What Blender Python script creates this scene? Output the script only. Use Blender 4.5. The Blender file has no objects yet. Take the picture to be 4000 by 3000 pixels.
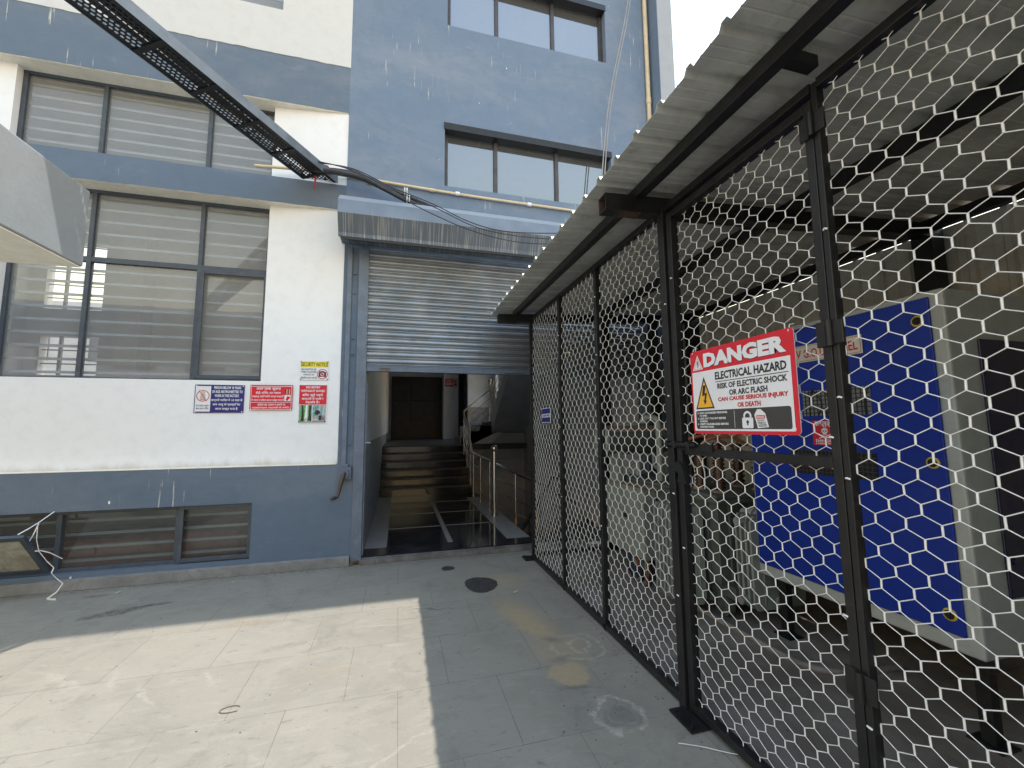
import bpy, bmesh, math, random
from mathutils import Vector, Matrix
from math import sin, cos, pi, radians, sqrt, floor
random.seed(7)
S = bpy.context.scene
COL = S.collection

# ------------------------------------------------------------------ camera, sky, sun, exposure
YAW, PITCH, ROLL = radians(15.18), radians(5.93), radians(-0.5)
cam_d = bpy.data.cameras.new("camera")
cam_d.sensor_width = 36.0
cam_d.lens = 14.68
cam_d.clip_start = 0.05
cam_d.clip_end = 2000
cam = bpy.data.objects.new("camera", cam_d)
COL.objects.link(cam)
fw = Vector((sin(YAW) * cos(PITCH), cos(YAW) * cos(PITCH), sin(PITCH)))
r0 = Vector((cos(YAW), -sin(YAW), 0))
u0 = r0.cross(fw)
rr = cos(ROLL) * r0 + sin(ROLL) * u0
uu = -sin(ROLL) * r0 + cos(ROLL) * u0
cam.matrix_world = Matrix(((rr.x, uu.x, -fw.x, 0), (rr.y, uu.y, -fw.y, 0), (rr.z, uu.z, -fw.z, 1.6), (0, 0, 0, 1)))
S.camera = cam

SUN = Vector((0.304, 0.1034, 1.0)).normalized()
w = bpy.data.worlds.new("World")
S.world = w
w.use_nodes = True
wn = w.node_tree
bg = wn.nodes["Background"]
sky = wn.nodes.new("ShaderNodeTexSky")
sky.sky_type = 'NISHITA'
sky.sun_disc = False
sky.sun_elevation = math.asin(SUN.z)
sky.sun_rotation = math.atan2(SUN.x, SUN.y)
sky.air_density = 3.6
sky.dust_density = 0.2
sky.ozone_density = 3.0
tint = wn.nodes.new("ShaderNodeMix")     # white balance of the camera
tint.data_type = 'RGBA'
tint.blend_type = 'MULTIPLY'
tint.inputs[0].default_value = 1.0
tint.inputs[7].default_value = (1.08, 0.965, 1.04, 1)
wn.links.new(sky.outputs[0], tint.inputs[6])
wn.links.new(tint.outputs[2], bg.inputs[0])
bg.inputs[1].default_value = 0.15

sun_d = bpy.data.lights.new("sun", 'SUN')
sun_d.energy = 2.0
sun_d.angle = radians(0.5)
sun_d.color = (1.0, 0.95, 0.87)
sun = bpy.data.objects.new("sun", sun_d)
COL.objects.link(sun)
sun.rotation_euler = SUN.to_track_quat('Z', 'Y').to_euler()
sun.location = SUN * 30

vs = S.view_settings
vs.view_transform = 'Standard'
vs.look = 'None'
vs.exposure = 1.34
vs.gamma = 1.0
vs.use_curve_mapping = False
S.cycles.max_bounces = 10
S.cycles.diffuse_bounces = 6
S.cycles.glossy_bounces = 4
S.cycles.transparent_max_bounces = 12
S.cycles.use_denoising = True

# ------------------------------------------------------------------ node helpers
def new_mat(name):
    m = bpy.data.materials.new(name)
    m.use_nodes = True
    nt = m.node_tree
    b = nt.nodes["Principled BSDF"]
    return m, nt, b

def sock(nt, node, i, v):
    if isinstance(v, bpy.types.NodeSocket):
        nt.links.new(v, node.inputs[i])
    elif isinstance(v, (tuple, list)) and node.inputs[i].type == 'RGBA' and len(v) == 3:
        node.inputs[i].default_value = (*v, 1)
    else:
        node.inputs[i].default_value = v

def coords(nt, scale=(1, 1, 1), loc=(0, 0, 0), rot=(0, 0, 0)):
    g = nt.nodes.new("ShaderNodeNewGeometry")
    mp = nt.nodes.new("ShaderNodeMapping")
    nt.links.new(g.outputs["Position"], mp.inputs[0])
    mp.inputs[1].default_value = loc
    mp.inputs[2].default_value = rot
    mp.inputs[3].default_value = scale
    return mp.outputs[0]

def noise(nt, vec, scale, detail=4, rough=0.55, dist=0.0):
    n = nt.nodes.new("ShaderNodeTexNoise")
    nt.links.new(vec, n.inputs["Vector"])
    n.inputs["Scale"].default_value = scale
    n.inputs["Detail"].default_value = detail
    n.inputs["Roughness"].default_value = rough
    n.inputs["Distortion"].default_value = dist
    return n.outputs["Fac"]

def voro(nt, vec, scale, rnd=1.0):
    n = nt.nodes.new("ShaderNodeTexVoronoi")
    nt.links.new(vec, n.inputs["Vector"])
    n.inputs["Scale"].default_value = scale
    n.inputs["Randomness"].default_value = rnd
    return n.outputs["Distance"]

def mth(nt, op, a, b=None, c=None, clamp=False):
    n = nt.nodes.new("ShaderNodeMath")
    n.operation = op
    n.use_clamp = clamp
    sock(nt, n, 0, a)
    if b is not None:
        sock(nt, n, 1, b)
    if c is not None:
        sock(nt, n, 2, c)
    return n.outputs[0]

def step(nt, v, lo, hi):
    n = nt.nodes.new("ShaderNodeMapRange")
    n.interpolation_type = 'SMOOTHSTEP'
    nt.links.new(v, n.inputs[0])
    n.inputs[1].default_value = lo
    n.inputs[2].default_value = hi
    n.inputs[3].default_value = 0
    n.inputs[4].default_value = 1
    return n.outputs[0]

def mix(nt, f, a, b, mode='MIX'):
    n = nt.nodes.new("ShaderNodeMix")
    n.data_type = 'RGBA'
    n.blend_type = mode
    sock(nt, n, 0, f)
    sock(nt, n, 6, a)
    sock(nt, n, 7, b)
    return n.outputs[2]

def sep(nt, vec):
    n = nt.nodes.new("ShaderNodeSeparateXYZ")
    nt.links.new(vec, n.inputs[0])
    return n.outputs

def bump(nt, b, h, strength=0.3, dist=0.01):
    n = nt.nodes.new("ShaderNodeBump")
    n.inputs["Strength"].default_value = strength
    n.inputs["Distance"].default_value = dist
    nt.links.new(h, n.inputs["Height"])
    nt.links.new(n.outputs[0], b.inputs["Normal"])

def geo_nz(nt):
    g = nt.nodes.new("ShaderNodeNewGeometry")
    return sep(nt, g.outputs["Normal"])[2]

MATS = {}
def paint(name, col, rough=0.5, metal=0.0, var=0.12, scale=6.0, dirt=None, dirt_amt=0.0, bmp=0.0, spec=0.5):
    """plain painted / raw surface with soft blotches, scuffs and optional dust"""
    if name in MATS:
        return MATS[name]
    m, nt, b = new_mat(name)
    c = coords(nt)
    n1 = noise(nt, c, scale, 5, 0.6)
    dark = tuple(x * (1 - var) for x in col)
    lite = tuple(min(1, x * (1 + var)) for x in col)
    cc = mix(nt, step(nt, n1, 0.3, 0.7), dark, lite)
    if dirt:
        n2 = noise(nt, c, scale * 3.7, 8, 0.7)
        cc = mix(nt, mth(nt, 'MULTIPLY', step(nt, n2, 0.5, 0.72), dirt_amt), cc, dirt)
    nt.links.new(cc, b.inputs["Base Color"])
    b.inputs["Metallic"].default_value = metal
    b.inputs["Specular IOR Level"].default_value = spec
    nr = noise(nt, c, scale * 2.3, 4)
    nt.links.new(mth(nt, 'MULTIPLY_ADD', nr, 0.25, rough - 0.12, clamp=True), b.inputs["Roughness"])
    if bmp:
        bump(nt, b, noise(nt, c, 60, 5), bmp, 0.004)
    MATS[name] = m
    return m

def wall_paint(name, col, streak=1.0, cloud=0.5, dots=1.0, low_dirt=None, zmin=None):
    """sun-bleached masonry paint with runs of lime, splashes and pale clouds"""
    m, nt, b = new_mat(name)
    c = coords(nt)
    n1 = noise(nt, coords(nt, (0.55, 0.55, 1.3), rot=(0, 0.45, 0)), 1.1, 6, 0.62, 0.6)
    n2 = noise(nt, c, 7, 6, 0.65)
    pale = tuple(x + (0.42 - x) * 0.32 * cloud for x in col)
    cc = mix(nt, step(nt, n1, 0.40, 0.70), col, pale)
    nf = noise(nt, coords(nt, (1.6, 1.6, 4.0), rot=(0, 0.35, 0)), 2.2, 7, 0.7, 0.8)
    cc = mix(nt, mth(nt, 'MULTIPLY', step(nt, nf, 0.56, 0.72), 0.22 * cloud), cc, (0.45, 0.45, 0.43))
    cc = mix(nt, mth(nt, 'MULTIPLY', step(nt, n2, 0.42, 0.75), 0.35), cc, tuple(x * 0.82 for x in col))
    s1 = noise(nt, coords(nt, (30, 0.2, 1.5)), 1.0, 2, 0.5)
    s2 = noise(nt, coords(nt, (1.1, 0.2, 1.0), (4, 1, 2)), 1.3, 3)
    s3 = noise(nt, coords(nt, (60, 0.2, 14)), 1.0, 2)
    st = mth(nt, 'MULTIPLY', mth(nt, 'MULTIPLY', step(nt, s1, 0.655, 0.70), step(nt, s2, 0.50, 0.60)), step(nt, s3, 0.30, 0.5))
    if zmin: st = mth(nt, 'MULTIPLY', st, step(nt, sep(nt, c)[2], zmin, zmin + 0.12))
    cc = mix(nt, mth(nt, 'MULTIPLY', st, 0.55 * streak, clamp=True), cc, (0.62, 0.60, 0.54))
    d1 = voro(nt, coords(nt, (1, 1, 0.55)), 4.6)
    dm = noise(nt, c, 2.1, 2)
    dt = mth(nt, 'MULTIPLY', mth(nt, 'LESS_THAN', mth(nt, 'MULTIPLY_ADD', noise(nt, c, 60, 2), 0.05, d1), 0.068), step(nt, dm, 0.5, 0.55))
    cc = mix(nt, mth(nt, 'MULTIPLY', dt, 0.9 * dots, clamp=True), cc, (0.75, 0.74, 0.70))
    if low_dirt:
        z = sep(nt, c)[2]
        edge = mth(nt, 'MULTIPLY_ADD', noise(nt, coords(nt, (1, 1, 0.3)), 5, 6, 0.7), 0.22, z)
        cc = mix(nt, mth(nt, 'MULTIPLY', mth(nt, 'SUBTRACT', 1.0, step(nt, edge, low_dirt, low_dirt + 0.12)), 0.6), cc, (0.42, 0.36, 0.27))
    nt.links.new(cc, b.inputs["Base Color"])
    b.inputs["Roughness"].default_value = 0.72
    b.inputs["Specular IOR Level"].default_value = 0.3
    bump(nt, b, mth(nt, 'ADD', noise(nt, c, 4, 4), mth(nt, 'MULTIPLY', noise(nt, c, 45, 4), 0.25)), 0.25, 0.02)
    return m

BLUE = wall_paint("blue_grey_wall_paint", (0.142, 0.200, 0.288), 1.1, 0.6)
BLUE_BAND = wall_paint("slate_band_paint", (0.120, 0.163, 0.222), 1.2, 0.4)
BLUE_LOW = wall_paint("blue_grey_base_paint", (0.108, 0.148, 0.205), 1.0, 0.35, 1.4, zmin=0.62)
WHITE = wall_paint("white_wall_paint", (0.785, 0.80, 0.815), 0.0, 0.0, 0.0, low_dirt=1.26)
WHITE_UP = wall_paint("white_upper_paint", (0.595, 0.605, 0.60), 0.0, 0.0, 0.0)
CREAM = paint("cream_soffit_paint", (0.84, 0.79, 0.67), 0.8, var=0.06, dirt=(0.3, 0.26, 0.2), dirt_amt=0.25)
GREY_EDGE = wall_paint("pale_pier_paint", (0.33, 0.36, 0.40), 0.4, 0.7, 0.3)
CONC = paint("plinth_concrete", (0.21, 0.21, 0.205), 0.85, var=0.18, scale=4, dirt=(0.12, 0.12, 0.12), dirt_amt=0.6, bmp=0.4)
CANOPY = wall_paint("canopy_grey_paint", (0.25, 0.27, 0.285), 0.15, 0.8, 0.5)
BLACK = paint("black_gloss_steel_paint", (0.0115, 0.0115, 0.0125), 0.40, var=0.25, scale=9, dirt=(0.075, 0.075, 0.075), dirt_amt=0.15, spec=0.4)
FRAME = paint("slate_window_frame_paint", (0.052, 0.066, 0.085), 0.5, var=0.15, dirt=(0.3, 0.3, 0.28), dirt_amt=0.12)
FRAME_BR = paint("brown_window_frame", (0.045, 0.04, 0.042), 0.45, var=0.2, dirt=(0.2, 0.2, 0.2), dirt_amt=0.15)
GRILLE = paint("grille_bar_paint", (0.31, 0.375, 0.42), 0.55)
BLUEMETAL = paint("blue_grey_metal_paint", (0.105, 0.14, 0.195), 0.42, var=0.14, scale=5, dirt=(0.33, 0.31, 0.27), dirt_amt=0.2)
WIRE = paint("white_coated_wire", (0.80, 0.80, 0.77), 0.38, var=0.10, scale=14, dirt=(0.45, 0.43, 0.38), dirt_amt=0.3)
WIRE_SHADE = paint("shaded_mesh_wire", (0.22, 0.22, 0.215), 0.5, metal=0.4)  # darker mesh wire, the shade on its far side put into the colour
GALV = paint("galvanised_sheet", (0.54, 0.54, 0.51), 0.42, metal=0.2, var=0.16, scale=2.2, dirt=(0.2, 0.19, 0.16), dirt_amt=0.4)
GALV_D = paint("back_wall_sheet", (0.42, 0.41, 0.36), 0.55, metal=0.1, var=0.16, scale=3, dirt=(0.22, 0.21, 0.18), dirt_amt=0.4)
STEEL = paint("stainless_tube", (0.62, 0.6, 0.57), 0.18, metal=1.0, var=0.06)
INK = paint("black_print", (0.02, 0.02, 0.022), 0.45, var=0.05)
GREY_INK = paint("charcoal_print", (0.045, 0.043, 0.042), 0.4, var=0.05)
RED = paint("red_print", (0.60, 0.012, 0.028), 0.35, var=0.05)
RED2 = paint("dark_red_print", (0.50, 0.03, 0.03), 0.4, var=0.05)
SIGNW = paint("white_print", (0.72, 0.73, 0.76), 0.35, var=0.03)
YELLOW = paint("yellow_print", (0.78, 0.66, 0.06), 0.4, var=0.04)
AMBER = paint("amber_print", (0.80, 0.42, 0.03), 0.4, var=0.04)
NAVY = paint("navy_print", (0.018, 0.018, 0.16), 0.35, var=0.05)
PINK = paint("pale_pink_print", (0.6, 0.45, 0.4), 0.5, var=0.1)
GREENP = paint("photo_green_print", (0.14, 0.36, 0.13), 0.45, var=0.35, scale=40)
TEALP = paint("photo_teal_print", (0.16, 0.34, 0.36), 0.45, var=0.4, scale=40)
BEIGE = paint("beige_pvc", (0.62, 0.51, 0.33), 0.5, var=0.08, dirt=(0.25, 0.2, 0.14), dirt_amt=0.35)
RUBBER = paint("black_cable_sheath", (0.02, 0.02, 0.022), 0.45, var=0.2, dirt=(0.2, 0.19, 0.17), dirt_amt=0.35)
WHITEPL = paint("white_plastic", (0.75, 0.75, 0.75), 0.45, var=0.04)
GREENGREY = paint("green_grey_transformer_paint", (0.235, 0.265, 0.235), 0.48, var=0.14, scale=4, dirt=(0.2, 0.17, 0.13), dirt_amt=0.35)
GREEND = paint("dark_green_tank_paint", (0.085, 0.10, 0.088), 0.55, var=0.2, scale=4, dirt=(0.15, 0.12, 0.09), dirt_amt=0.4)
BROWN = paint("brown_glazed_porcelain", (0.055, 0.025, 0.017), 0.25, var=0.15)
RUST = paint("rust_dust_brown", (0.24, 0.16, 0.11), 0.8, var=0.2)
BLUECAB = paint("royal_blue_cabinet_paint", (0.006, 0.030, 0.29), 0.42, var=0.10, scale=2.2, dirt=(0.02, 0.045, 0.24), dirt_amt=0.3, spec=0.3)
NAVYCAB = paint("navy_cabinet_door_paint", (0.006, 0.007, 0.045), 0.4, var=0.1)
LGREY = paint("light_grey_cabinet_paint", (0.36, 0.385, 0.37), 0.45, var=0.08, dirt=(0.2, 0.2, 0.19), dirt_amt=0.3)
DARKV = paint("dark_void", (0.012, 0.012, 0.012), 0.8)
GOLD = paint("yellow_plastic_ring", (0.55, 0.40, 0.04), 0.35, var=0.08)
ROOMW = paint("room_wall_plaster", (0.56, 0.55, 0.52), 0.8, var=0.08, scale=2)
HALLW = paint("hall_wall_paint", (0.55, 0.60, 0.68), 0.7, var=0.08, scale=2.0, dirt=(0.35, 0.33, 0.3), dirt_amt=0.25)
HALLG = paint("hall_grey_wall", (0.40, 0.44, 0.50), 0.8, var=0.12, scale=2, dirt=(0.25, 0.24, 0.22), dirt_amt=0.3)
DADO = paint("dado_tile", (0.25, 0.27, 0.30), 0.55, var=0.25, scale=9, dirt=(0.14, 0.13, 0.12), dirt_amt=0.5, bmp=0.5)
DOORB = paint("black_door_steel", (0.008, 0.0095, 0.014), 0.4, var=0.3, scale=1.6, dirt=(0.07, 0.07, 0.075), dirt_amt=0.4)
RUSTD = paint("rusty_tube_inside", (0.05, 0.025, 0.016), 0.8, var=0.4, scale=20)
BRICKR = paint("red_brown_storage", (0.17, 0.07, 0.05), 0.8, var=0.3)
TANPL = paint("dusty_tan_glass", (0.33, 0.32, 0.26), 0.6, var=0.25, scale=9, dirt=(0.16, 0.15, 0.11), dirt_amt=0.6)

def granite(name, base, speck, rough, spk=0.5):
    m, nt, b = new_mat(name)
    c = coords(nt)
    n = noise(nt, c, 190, 3, 0.7)
    n2 = noise(nt, c, 3, 5, 0.65)
    cc = mix(nt, mth(nt, 'MULTIPLY', step(nt, n, 0.48, 0.62), spk), base, speck)
    cc = mix(nt, mth(nt, 'MULTIPLY', step(nt, n2, 0.5, 0.75), 0.25), cc, (0.2, 0.19, 0.175))
    nt.links.new(cc, b.inputs["Base Color"])
    nt.links.new(mth(nt, 'MULTIPLY_ADD', n2, 0.35, rough), b.inputs["Roughness"])
    return m
GRANB = granite("black_granite", (0.014, 0.014, 0.017), (0.045, 0.045, 0.052), -0.06)
GRANW = granite("speckled_light_granite", (0.32, 0.315, 0.30), (0.07, 0.07, 0.065), 0.2, 0.8)
GRANS = granite("brown_granite_step", (0.052, 0.056, 0.064), (0.10, 0.108, 0.12), 0.3)

def glass(name, gloss, tint, dust, dustcol=(0.4, 0.42, 0.44), glosscol=(0.85, 0.92, 1.0)):
    m, nt, b = new_mat(name)
    nt.nodes.remove(b)
    out = nt.nodes["Material Output"]
    tr = nt.nodes.new("ShaderNodeBsdfTransparent")
    tr.inputs[0].default_value = (*tint, 1)
    gl = nt.nodes.new("ShaderNodeBsdfGlossy")
    gl.inputs[0].default_value = (*glosscol, 1)
    gl.inputs[1].default_value = 0.015
    di = nt.nodes.new("ShaderNodeBsdfDiffuse")
    di.inputs[0].default_value = (*dustcol, 1)
    c = coords(nt)
    bm = nt.nodes.new("ShaderNodeBump")
    bm.inputs["Strength"].default_value = 0.035
    bm.inputs["Distance"].default_value = 0.02
    nt.links.new(noise(nt, c, 1.7, 2), bm.inputs["Height"])
    nt.links.new(bm.outputs[0], gl.inputs["Normal"])
    fr = nt.nodes.new("ShaderNodeLayerWeight")
    fr.inputs[0].default_value = 0.25
    f = mth(nt, 'MULTIPLY_ADD', fr.outputs[0], 0.5, gloss, clamp=True)
    m1 = nt.nodes.new("ShaderNodeMixShader")
    nt.links.new(f, m1.inputs[0])
    nt.links.new(tr.outputs[0], m1.inputs[1])
    nt.links.new(gl.outputs[0], m1.inputs[2])
    m2 = nt.nodes.new("ShaderNodeMixShader")
    dn = mth(nt, 'MULTIPLY_ADD', step(nt, noise(nt, c, 2.2, 5, 0.6), 0.3, 0.8), dust * 0.22, dust * 0.85, clamp=True)
    nt.links.new(dn, m2.inputs[0])
    nt.links.new(m1.outputs[0], m2.inputs[1])
    nt.links.new(di.outputs[0], m2.inputs[2])
    nt.links.new(m2.outputs[0], out.inputs[0])
    return m
GLASS_SKY = glass("reflective_window_glass", 0.26, (0.30, 0.33, 0.35), 0.18, (0.38, 0.40, 0.42), (0.86, 0.90, 0.94))
GLASS_CLR = glass("dusty_clear_glass", 0.08, (0.88, 0.88, 0.88), 0.27, (0.60, 0.61, 0.62), (0.9, 0.9, 0.9))
GLASS_LOW = glass("dusty_basement_glass", 0.05, (0.62, 0.64, 0.62), 0.16, (0.3, 0.3, 0.28))

# paving
def ground_mat():
    m, nt, b = new_mat("grey_stone_paving")
    c = coords(nt)
    br = nt.nodes.new("ShaderNodeTexBrick")
    nt.links.new(coords(nt, loc=(-0.025, -2.822, 0)), br.inputs["Vector"])
    br.offset = 0.5
    br.inputs["Scale"].default_value = 1.0
    br.inputs["Brick Width"].default_value = 0.618
    br.inputs["Row Height"].default_value = 0.622
    br.inputs["Mortar Size"].default_value = 0.0022
    br.inputs["Mortar Smooth"].default_value = 0.25
    br.inputs["Bias"].default_value = 0.0
    br.inputs["Color1"].default_value = (0.282, 0.260, 0.215, 1)
    br.inputs["Color2"].default_value = (0.302, 0.279, 0.231, 1)
    br.inputs["Mortar"].default_value = (0.135, 0.126, 0.108, 1)
    cc = br.outputs["Color"]
    n1 = noise(nt, c, 1.3, 7, 0.62, 0.4)
    cc = mix(nt, mth(nt, 'MULTIPLY', step(nt, n1, 0.42, 0.68), 0.7), cc, (0.228, 0.211, 0.176))
    n2 = noise(nt, coords(nt, (1, 3.2, 1), rot=(0, 0, 0.5)), 5.5, 7, 0.7, 0.8)
    cc = mix(nt, mth(nt, 'MULTIPLY', step(nt, n2, 0.50, 0.70), 0.55), cc, (0.34, 0.318, 0.262))
    n4 = noise(nt, c, 2.6, 9, 0.74, 1.2)
    cc = mix(nt, mth(nt, 'MULTIPLY', step(nt, n4, 0.52, 0.66), 0.5), cc, (0.192, 0.178, 0.15))
    n3 = noise(nt, coords(nt, (1, 2.2, 1), (3, 7, 0), (0, 0, -0.4)), 9, 8, 0.72)
    cc = mix(nt, mth(nt, 'MULTIPLY', step(nt, n3, 0.57, 0.68), 0.6), cc, (0.138, 0.130, 0.112))
    wob = nt.nodes.new("ShaderNodeVectorMath")
    wob.operation = 'ADD'
    wn_ = nt.nodes.new("ShaderNodeTexNoise")
    wn_.inputs["Scale"].default_value = 7
    wn_.inputs["Detail"].default_value = 5
    nt.links.new(c, wn_.inputs["Vector"])
    sc = nt.nodes.new("ShaderNodeVectorMath")
    sc.operation = 'MULTIPLY_ADD'
    nt.links.new(wn_.outputs["Color"], sc.inputs[0])
    sc.inputs[1].default_value = (0.16, 0.16, 0)
    sc.inputs[2].default_value = (-0.08, -0.08, 0)
    nt.links.new(c, wob.inputs[0])
    nt.links.new(sc.outputs[0], wob.inputs[1])
    W = wob.outputs[0]
    grain = noise(nt, c, 24, 8, 0.75)
    def dist(x, y, ax=1.0, ay=1.0, rot=0.0):
        mp = nt.nodes.new("ShaderNodeMapping")
        mp.vector_type = 'TEXTURE'
        nt.links.new(W, mp.inputs[0])
        mp.inputs[1].default_value = (x, y, 0)
        mp.inputs[2].default_value = (0, 0, rot)
        mp.inputs[3].default_value = (ax, ay, 1)
        ln = nt.nodes.new("ShaderNodeVectorMath")
        ln.operation = 'LENGTH'
        nt.links.new(mp.outputs[0], ln.inputs[0])
        return ln.outputs["Value"]
    def blob(cc, x, y, ax, ay, col, amt, soft=0.45, rot=0.0, gr=0.5):
        d = dist(x, y, ax, ay, rot)
        f = mth(nt, 'SUBTRACT', 1.0, step(nt, d, 1 - soft, 1.0))
        g = mth(nt, 'MULTIPLY_ADD', step(nt, grain, 0.35, 0.65), gr, 1 - gr)
        return mix(nt, mth(nt, 'MULTIPLY', mth(nt, 'MULTIPLY', f, g), amt), cc, col)
    def ring(cc, x, y, r, wd, col, amt, ay=1.0):
        d = dist(x, y, r, r * ay)
        f = mth(nt, 'SUBTRACT', 1.0, step(nt, mth(nt, 'ABSOLUTE', mth(nt, 'SUBTRACT', d, 1.0)), wd * 0.3, wd))
        g = step(nt, grain, 0.38, 0.62)
        return mix(nt, mth(nt, 'MULTIPLY', mth(nt, 'MULTIPLY', f, g), amt), cc, col)
    SAND = (0.40, 0.31, 0.19)
    cc = blob(cc, 1.06, 3.55, 0.22, 0.75, SAND, 0.85, 0.8, 0.25)
    cc = blob(cc, 1.05, 3.45, 0.15, 0.42, SAND, 0.9, 0.6, 0.35)
    cc = blob(cc, 1.00, 4.45, 0.45, 0.36, SAND, 0.65, 0.8)
    cc = blob(cc, 1.15, 2.98, 0.30, 0.30, SAND, 0.65, 0.8)
    cc = blob(cc, 1.10, 2.70, 0.15, 0.14, SAND, 1.0, 0.25, 0.0, 0.3)
    cc = blob(cc, 1.085, 2.56, 0.13, 0.05, (0.10, 0.095, 0.08), 0.6, 0.7)
    cc = ring(cc, 1.31, 3.02, 0.085, 0.22, (0.46, 0.42, 0.32), 0.9)
    cc = ring(cc, 1.30, 3.00, 0.175, 0.13, (0.43, 0.39, 0.30), 0.75)
    cc = blob(cc, 1.16, 3.14, 0.12, 0.06, (0.10, 0.105, 0.115), 0.6, 0.8, -0.5)
    cc = blob(cc, 1.13, 2.88, 0.14, 0.05, (0.12, 0.125, 0.13), 0.55, 0.8)
    cc = blob(cc, 1.22, 2.25, 0.12, 0.10, (0.155, 0.15, 0.14), 0.7, 0.3)
    cc = ring(cc, 1.22, 2.27, 0.135, 0.16, (0.46, 0.43, 0.37), 0.9)
    cc = ring(cc, 1.23, 2.26, 0.075, 0.2, (0.33, 0.315, 0.28), 0.5)
    cc = ring(cc, 1.24, 2.17, 0.16, 0.12, (0.27, 0.25, 0.2), 0.5)
    cc = ring(cc, 1.03, 2.46, 0.09, 0.14, (0.17, 0.165, 0.155), 0.5)
    cc = blob(cc, -2.37, 4.68, 0.33, 0.085, (0.07, 0.068, 0.058), 0.9, 0.35, 0.35, 0.9)
    cc = blob(cc, -2.16, 4.76, 0.2, 0.035, (0.08, 0.078, 0.068), 0.85, 0.4, 0.2, 0.8)
    cc = blob(cc, -2.82, 5.17, 0.14, 0.06, (0.13, 0.075, 0.045), 0.85, 0.6, 0.1, 0.7)
    cc = blob(cc, -1.15, 4.10, 0.33, 0.08, (0.27, 0.19, 0.12), 0.6, 0.7, -0.1, 0.9)
    cc = blob(cc, -0.80, 3.60, 0.22, 0.06, (0.16, 0.15, 0.13), 0.55, 0.6, 0.3, 0.9)
    cc = blob(cc, -0.42, 3.20, 0.30, 0.035, (0.36, 0.28, 0.18), 0.5, 0.7, -0.12, 0.95)
    cc = blob(cc, -0.52, 3.09, 0.28, 0.03, (0.36, 0.28, 0.19), 0.4, 0.7, 0.55, 0.95)
    for x, y, ax, ay, rt in ((-2.1, 3.55, 0.42, 0.035, -0.62), (-1.15, 3.3, 0.20, 0.028, -1.2), (-1.75, 3.45, 0.2, 0.02, -1.1), (-1.45, 3.2, 0.25, 0.02, -0.9), (0.05, 2.35, 0.4, 0.02, 0.6), (-0.1, 3.75, 0.4, 0.02, -0.15)):
        cc = blob(cc, x, y, ax, ay, (0.40, 0.375, 0.31), 0.6, 0.8, rt, 0.95)
    cc = blob(cc, 0.35, 3.95, 0.35, 0.012, (0.11, 0.105, 0.10), 0.8, 0.6, -0.25, 0.3)
    cc = blob(cc, 0.15, 3.82, 0.25, 0.014, (0.20, 0.15, 0.11), 0.8, 0.6, -0.12, 0.3)
    fine = noise(nt, c, 130, 4, 0.7)
    cc = mix(nt, mth(nt, 'MULTIPLY', step(nt, fine, 0.52, 0.68), 0.30), cc, (0.11, 0.105, 0.09))
    cc = mix(nt, mth(nt, 'MULTIPLY', step(nt, noise(nt, c, 85, 4, 0.7), 0.56, 0.70), 0.30), cc, (0.40, 0.375, 0.31))
    ck = nt.nodes.new("ShaderNodeTexVoronoi")
    ck.feature = 'DISTANCE_TO_EDGE'
    nt.links.new(W, ck.inputs["Vector"])
    ck.inputs["Scale"].default_value = 0.55
    crk = mth(nt, 'MULTIPLY', mth(nt, 'LESS_THAN', ck.outputs["Distance"], 0.0011), step(nt, noise(nt, c, 1.1, 3), 0.54, 0.62))
    cc = mix(nt, mth(nt, 'MULTIPLY', crk, 0.35), cc, (0.075, 0.07, 0.06))
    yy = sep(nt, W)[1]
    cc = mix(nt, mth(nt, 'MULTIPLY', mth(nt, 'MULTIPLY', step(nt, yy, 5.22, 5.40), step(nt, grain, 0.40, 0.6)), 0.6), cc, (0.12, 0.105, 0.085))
    sp = mth(nt, 'LESS_THAN', voro(nt, c, 7.5), 0.05)
    cc = mix(nt, mth(nt, 'MULTIPLY', sp, mth(nt, 'MULTIPLY', step(nt, noise(nt, c, 1.9, 2), 0.5, 0.55), 0.8)), cc, (0.08, 0.075, 0.07))
    nt.links.new(cc, b.inputs["Base Color"])
    nt.links.new(mth(nt, 'MULTIPLY_ADD', n1, 0.3, 0.42), b.inputs["Roughness"])
    b.inputs["Specular IOR Level"].default_value = 0.35
    bump(nt, b, mth(nt, 'ADD', mth(nt, 'MULTIPLY', br.outputs["Fac"], -0.6), mth(nt, 'MULTIPLY', grain, 0.25)), 0.3, 0.006)
    return m
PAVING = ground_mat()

def yard_mat():
    m, nt, b = new_mat("dusty_brown_concrete")
    c = coords(nt)
    cc = mix(nt, step(nt, noise(nt, c, 2.0, 7, 0.65, 0.4), 0.35, 0.7), (0.15, 0.125, 0.105), (0.25, 0.22, 0.19))
    cc = mix(nt, mth(nt, 'MULTIPLY', step(nt, noise(nt, c, 11, 8, 0.7), 0.58, 0.72), 0.6), cc, (0.09, 0.08, 0.07))
    sp = mth(nt, 'LESS_THAN', voro(nt, c, 9), 0.07)
    cc = mix(nt, mth(nt, 'MULTIPLY', sp, 0.7), cc, (0.05, 0.045, 0.04))
    nt.links.new(cc, b.inputs["Base Color"])
    b.inputs["Roughness"].default_value = 0.85
    bump(nt, b, noise(nt, c, 20, 6), 0.3, 0.01)
    return m
YARD = yard_mat()

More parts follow.
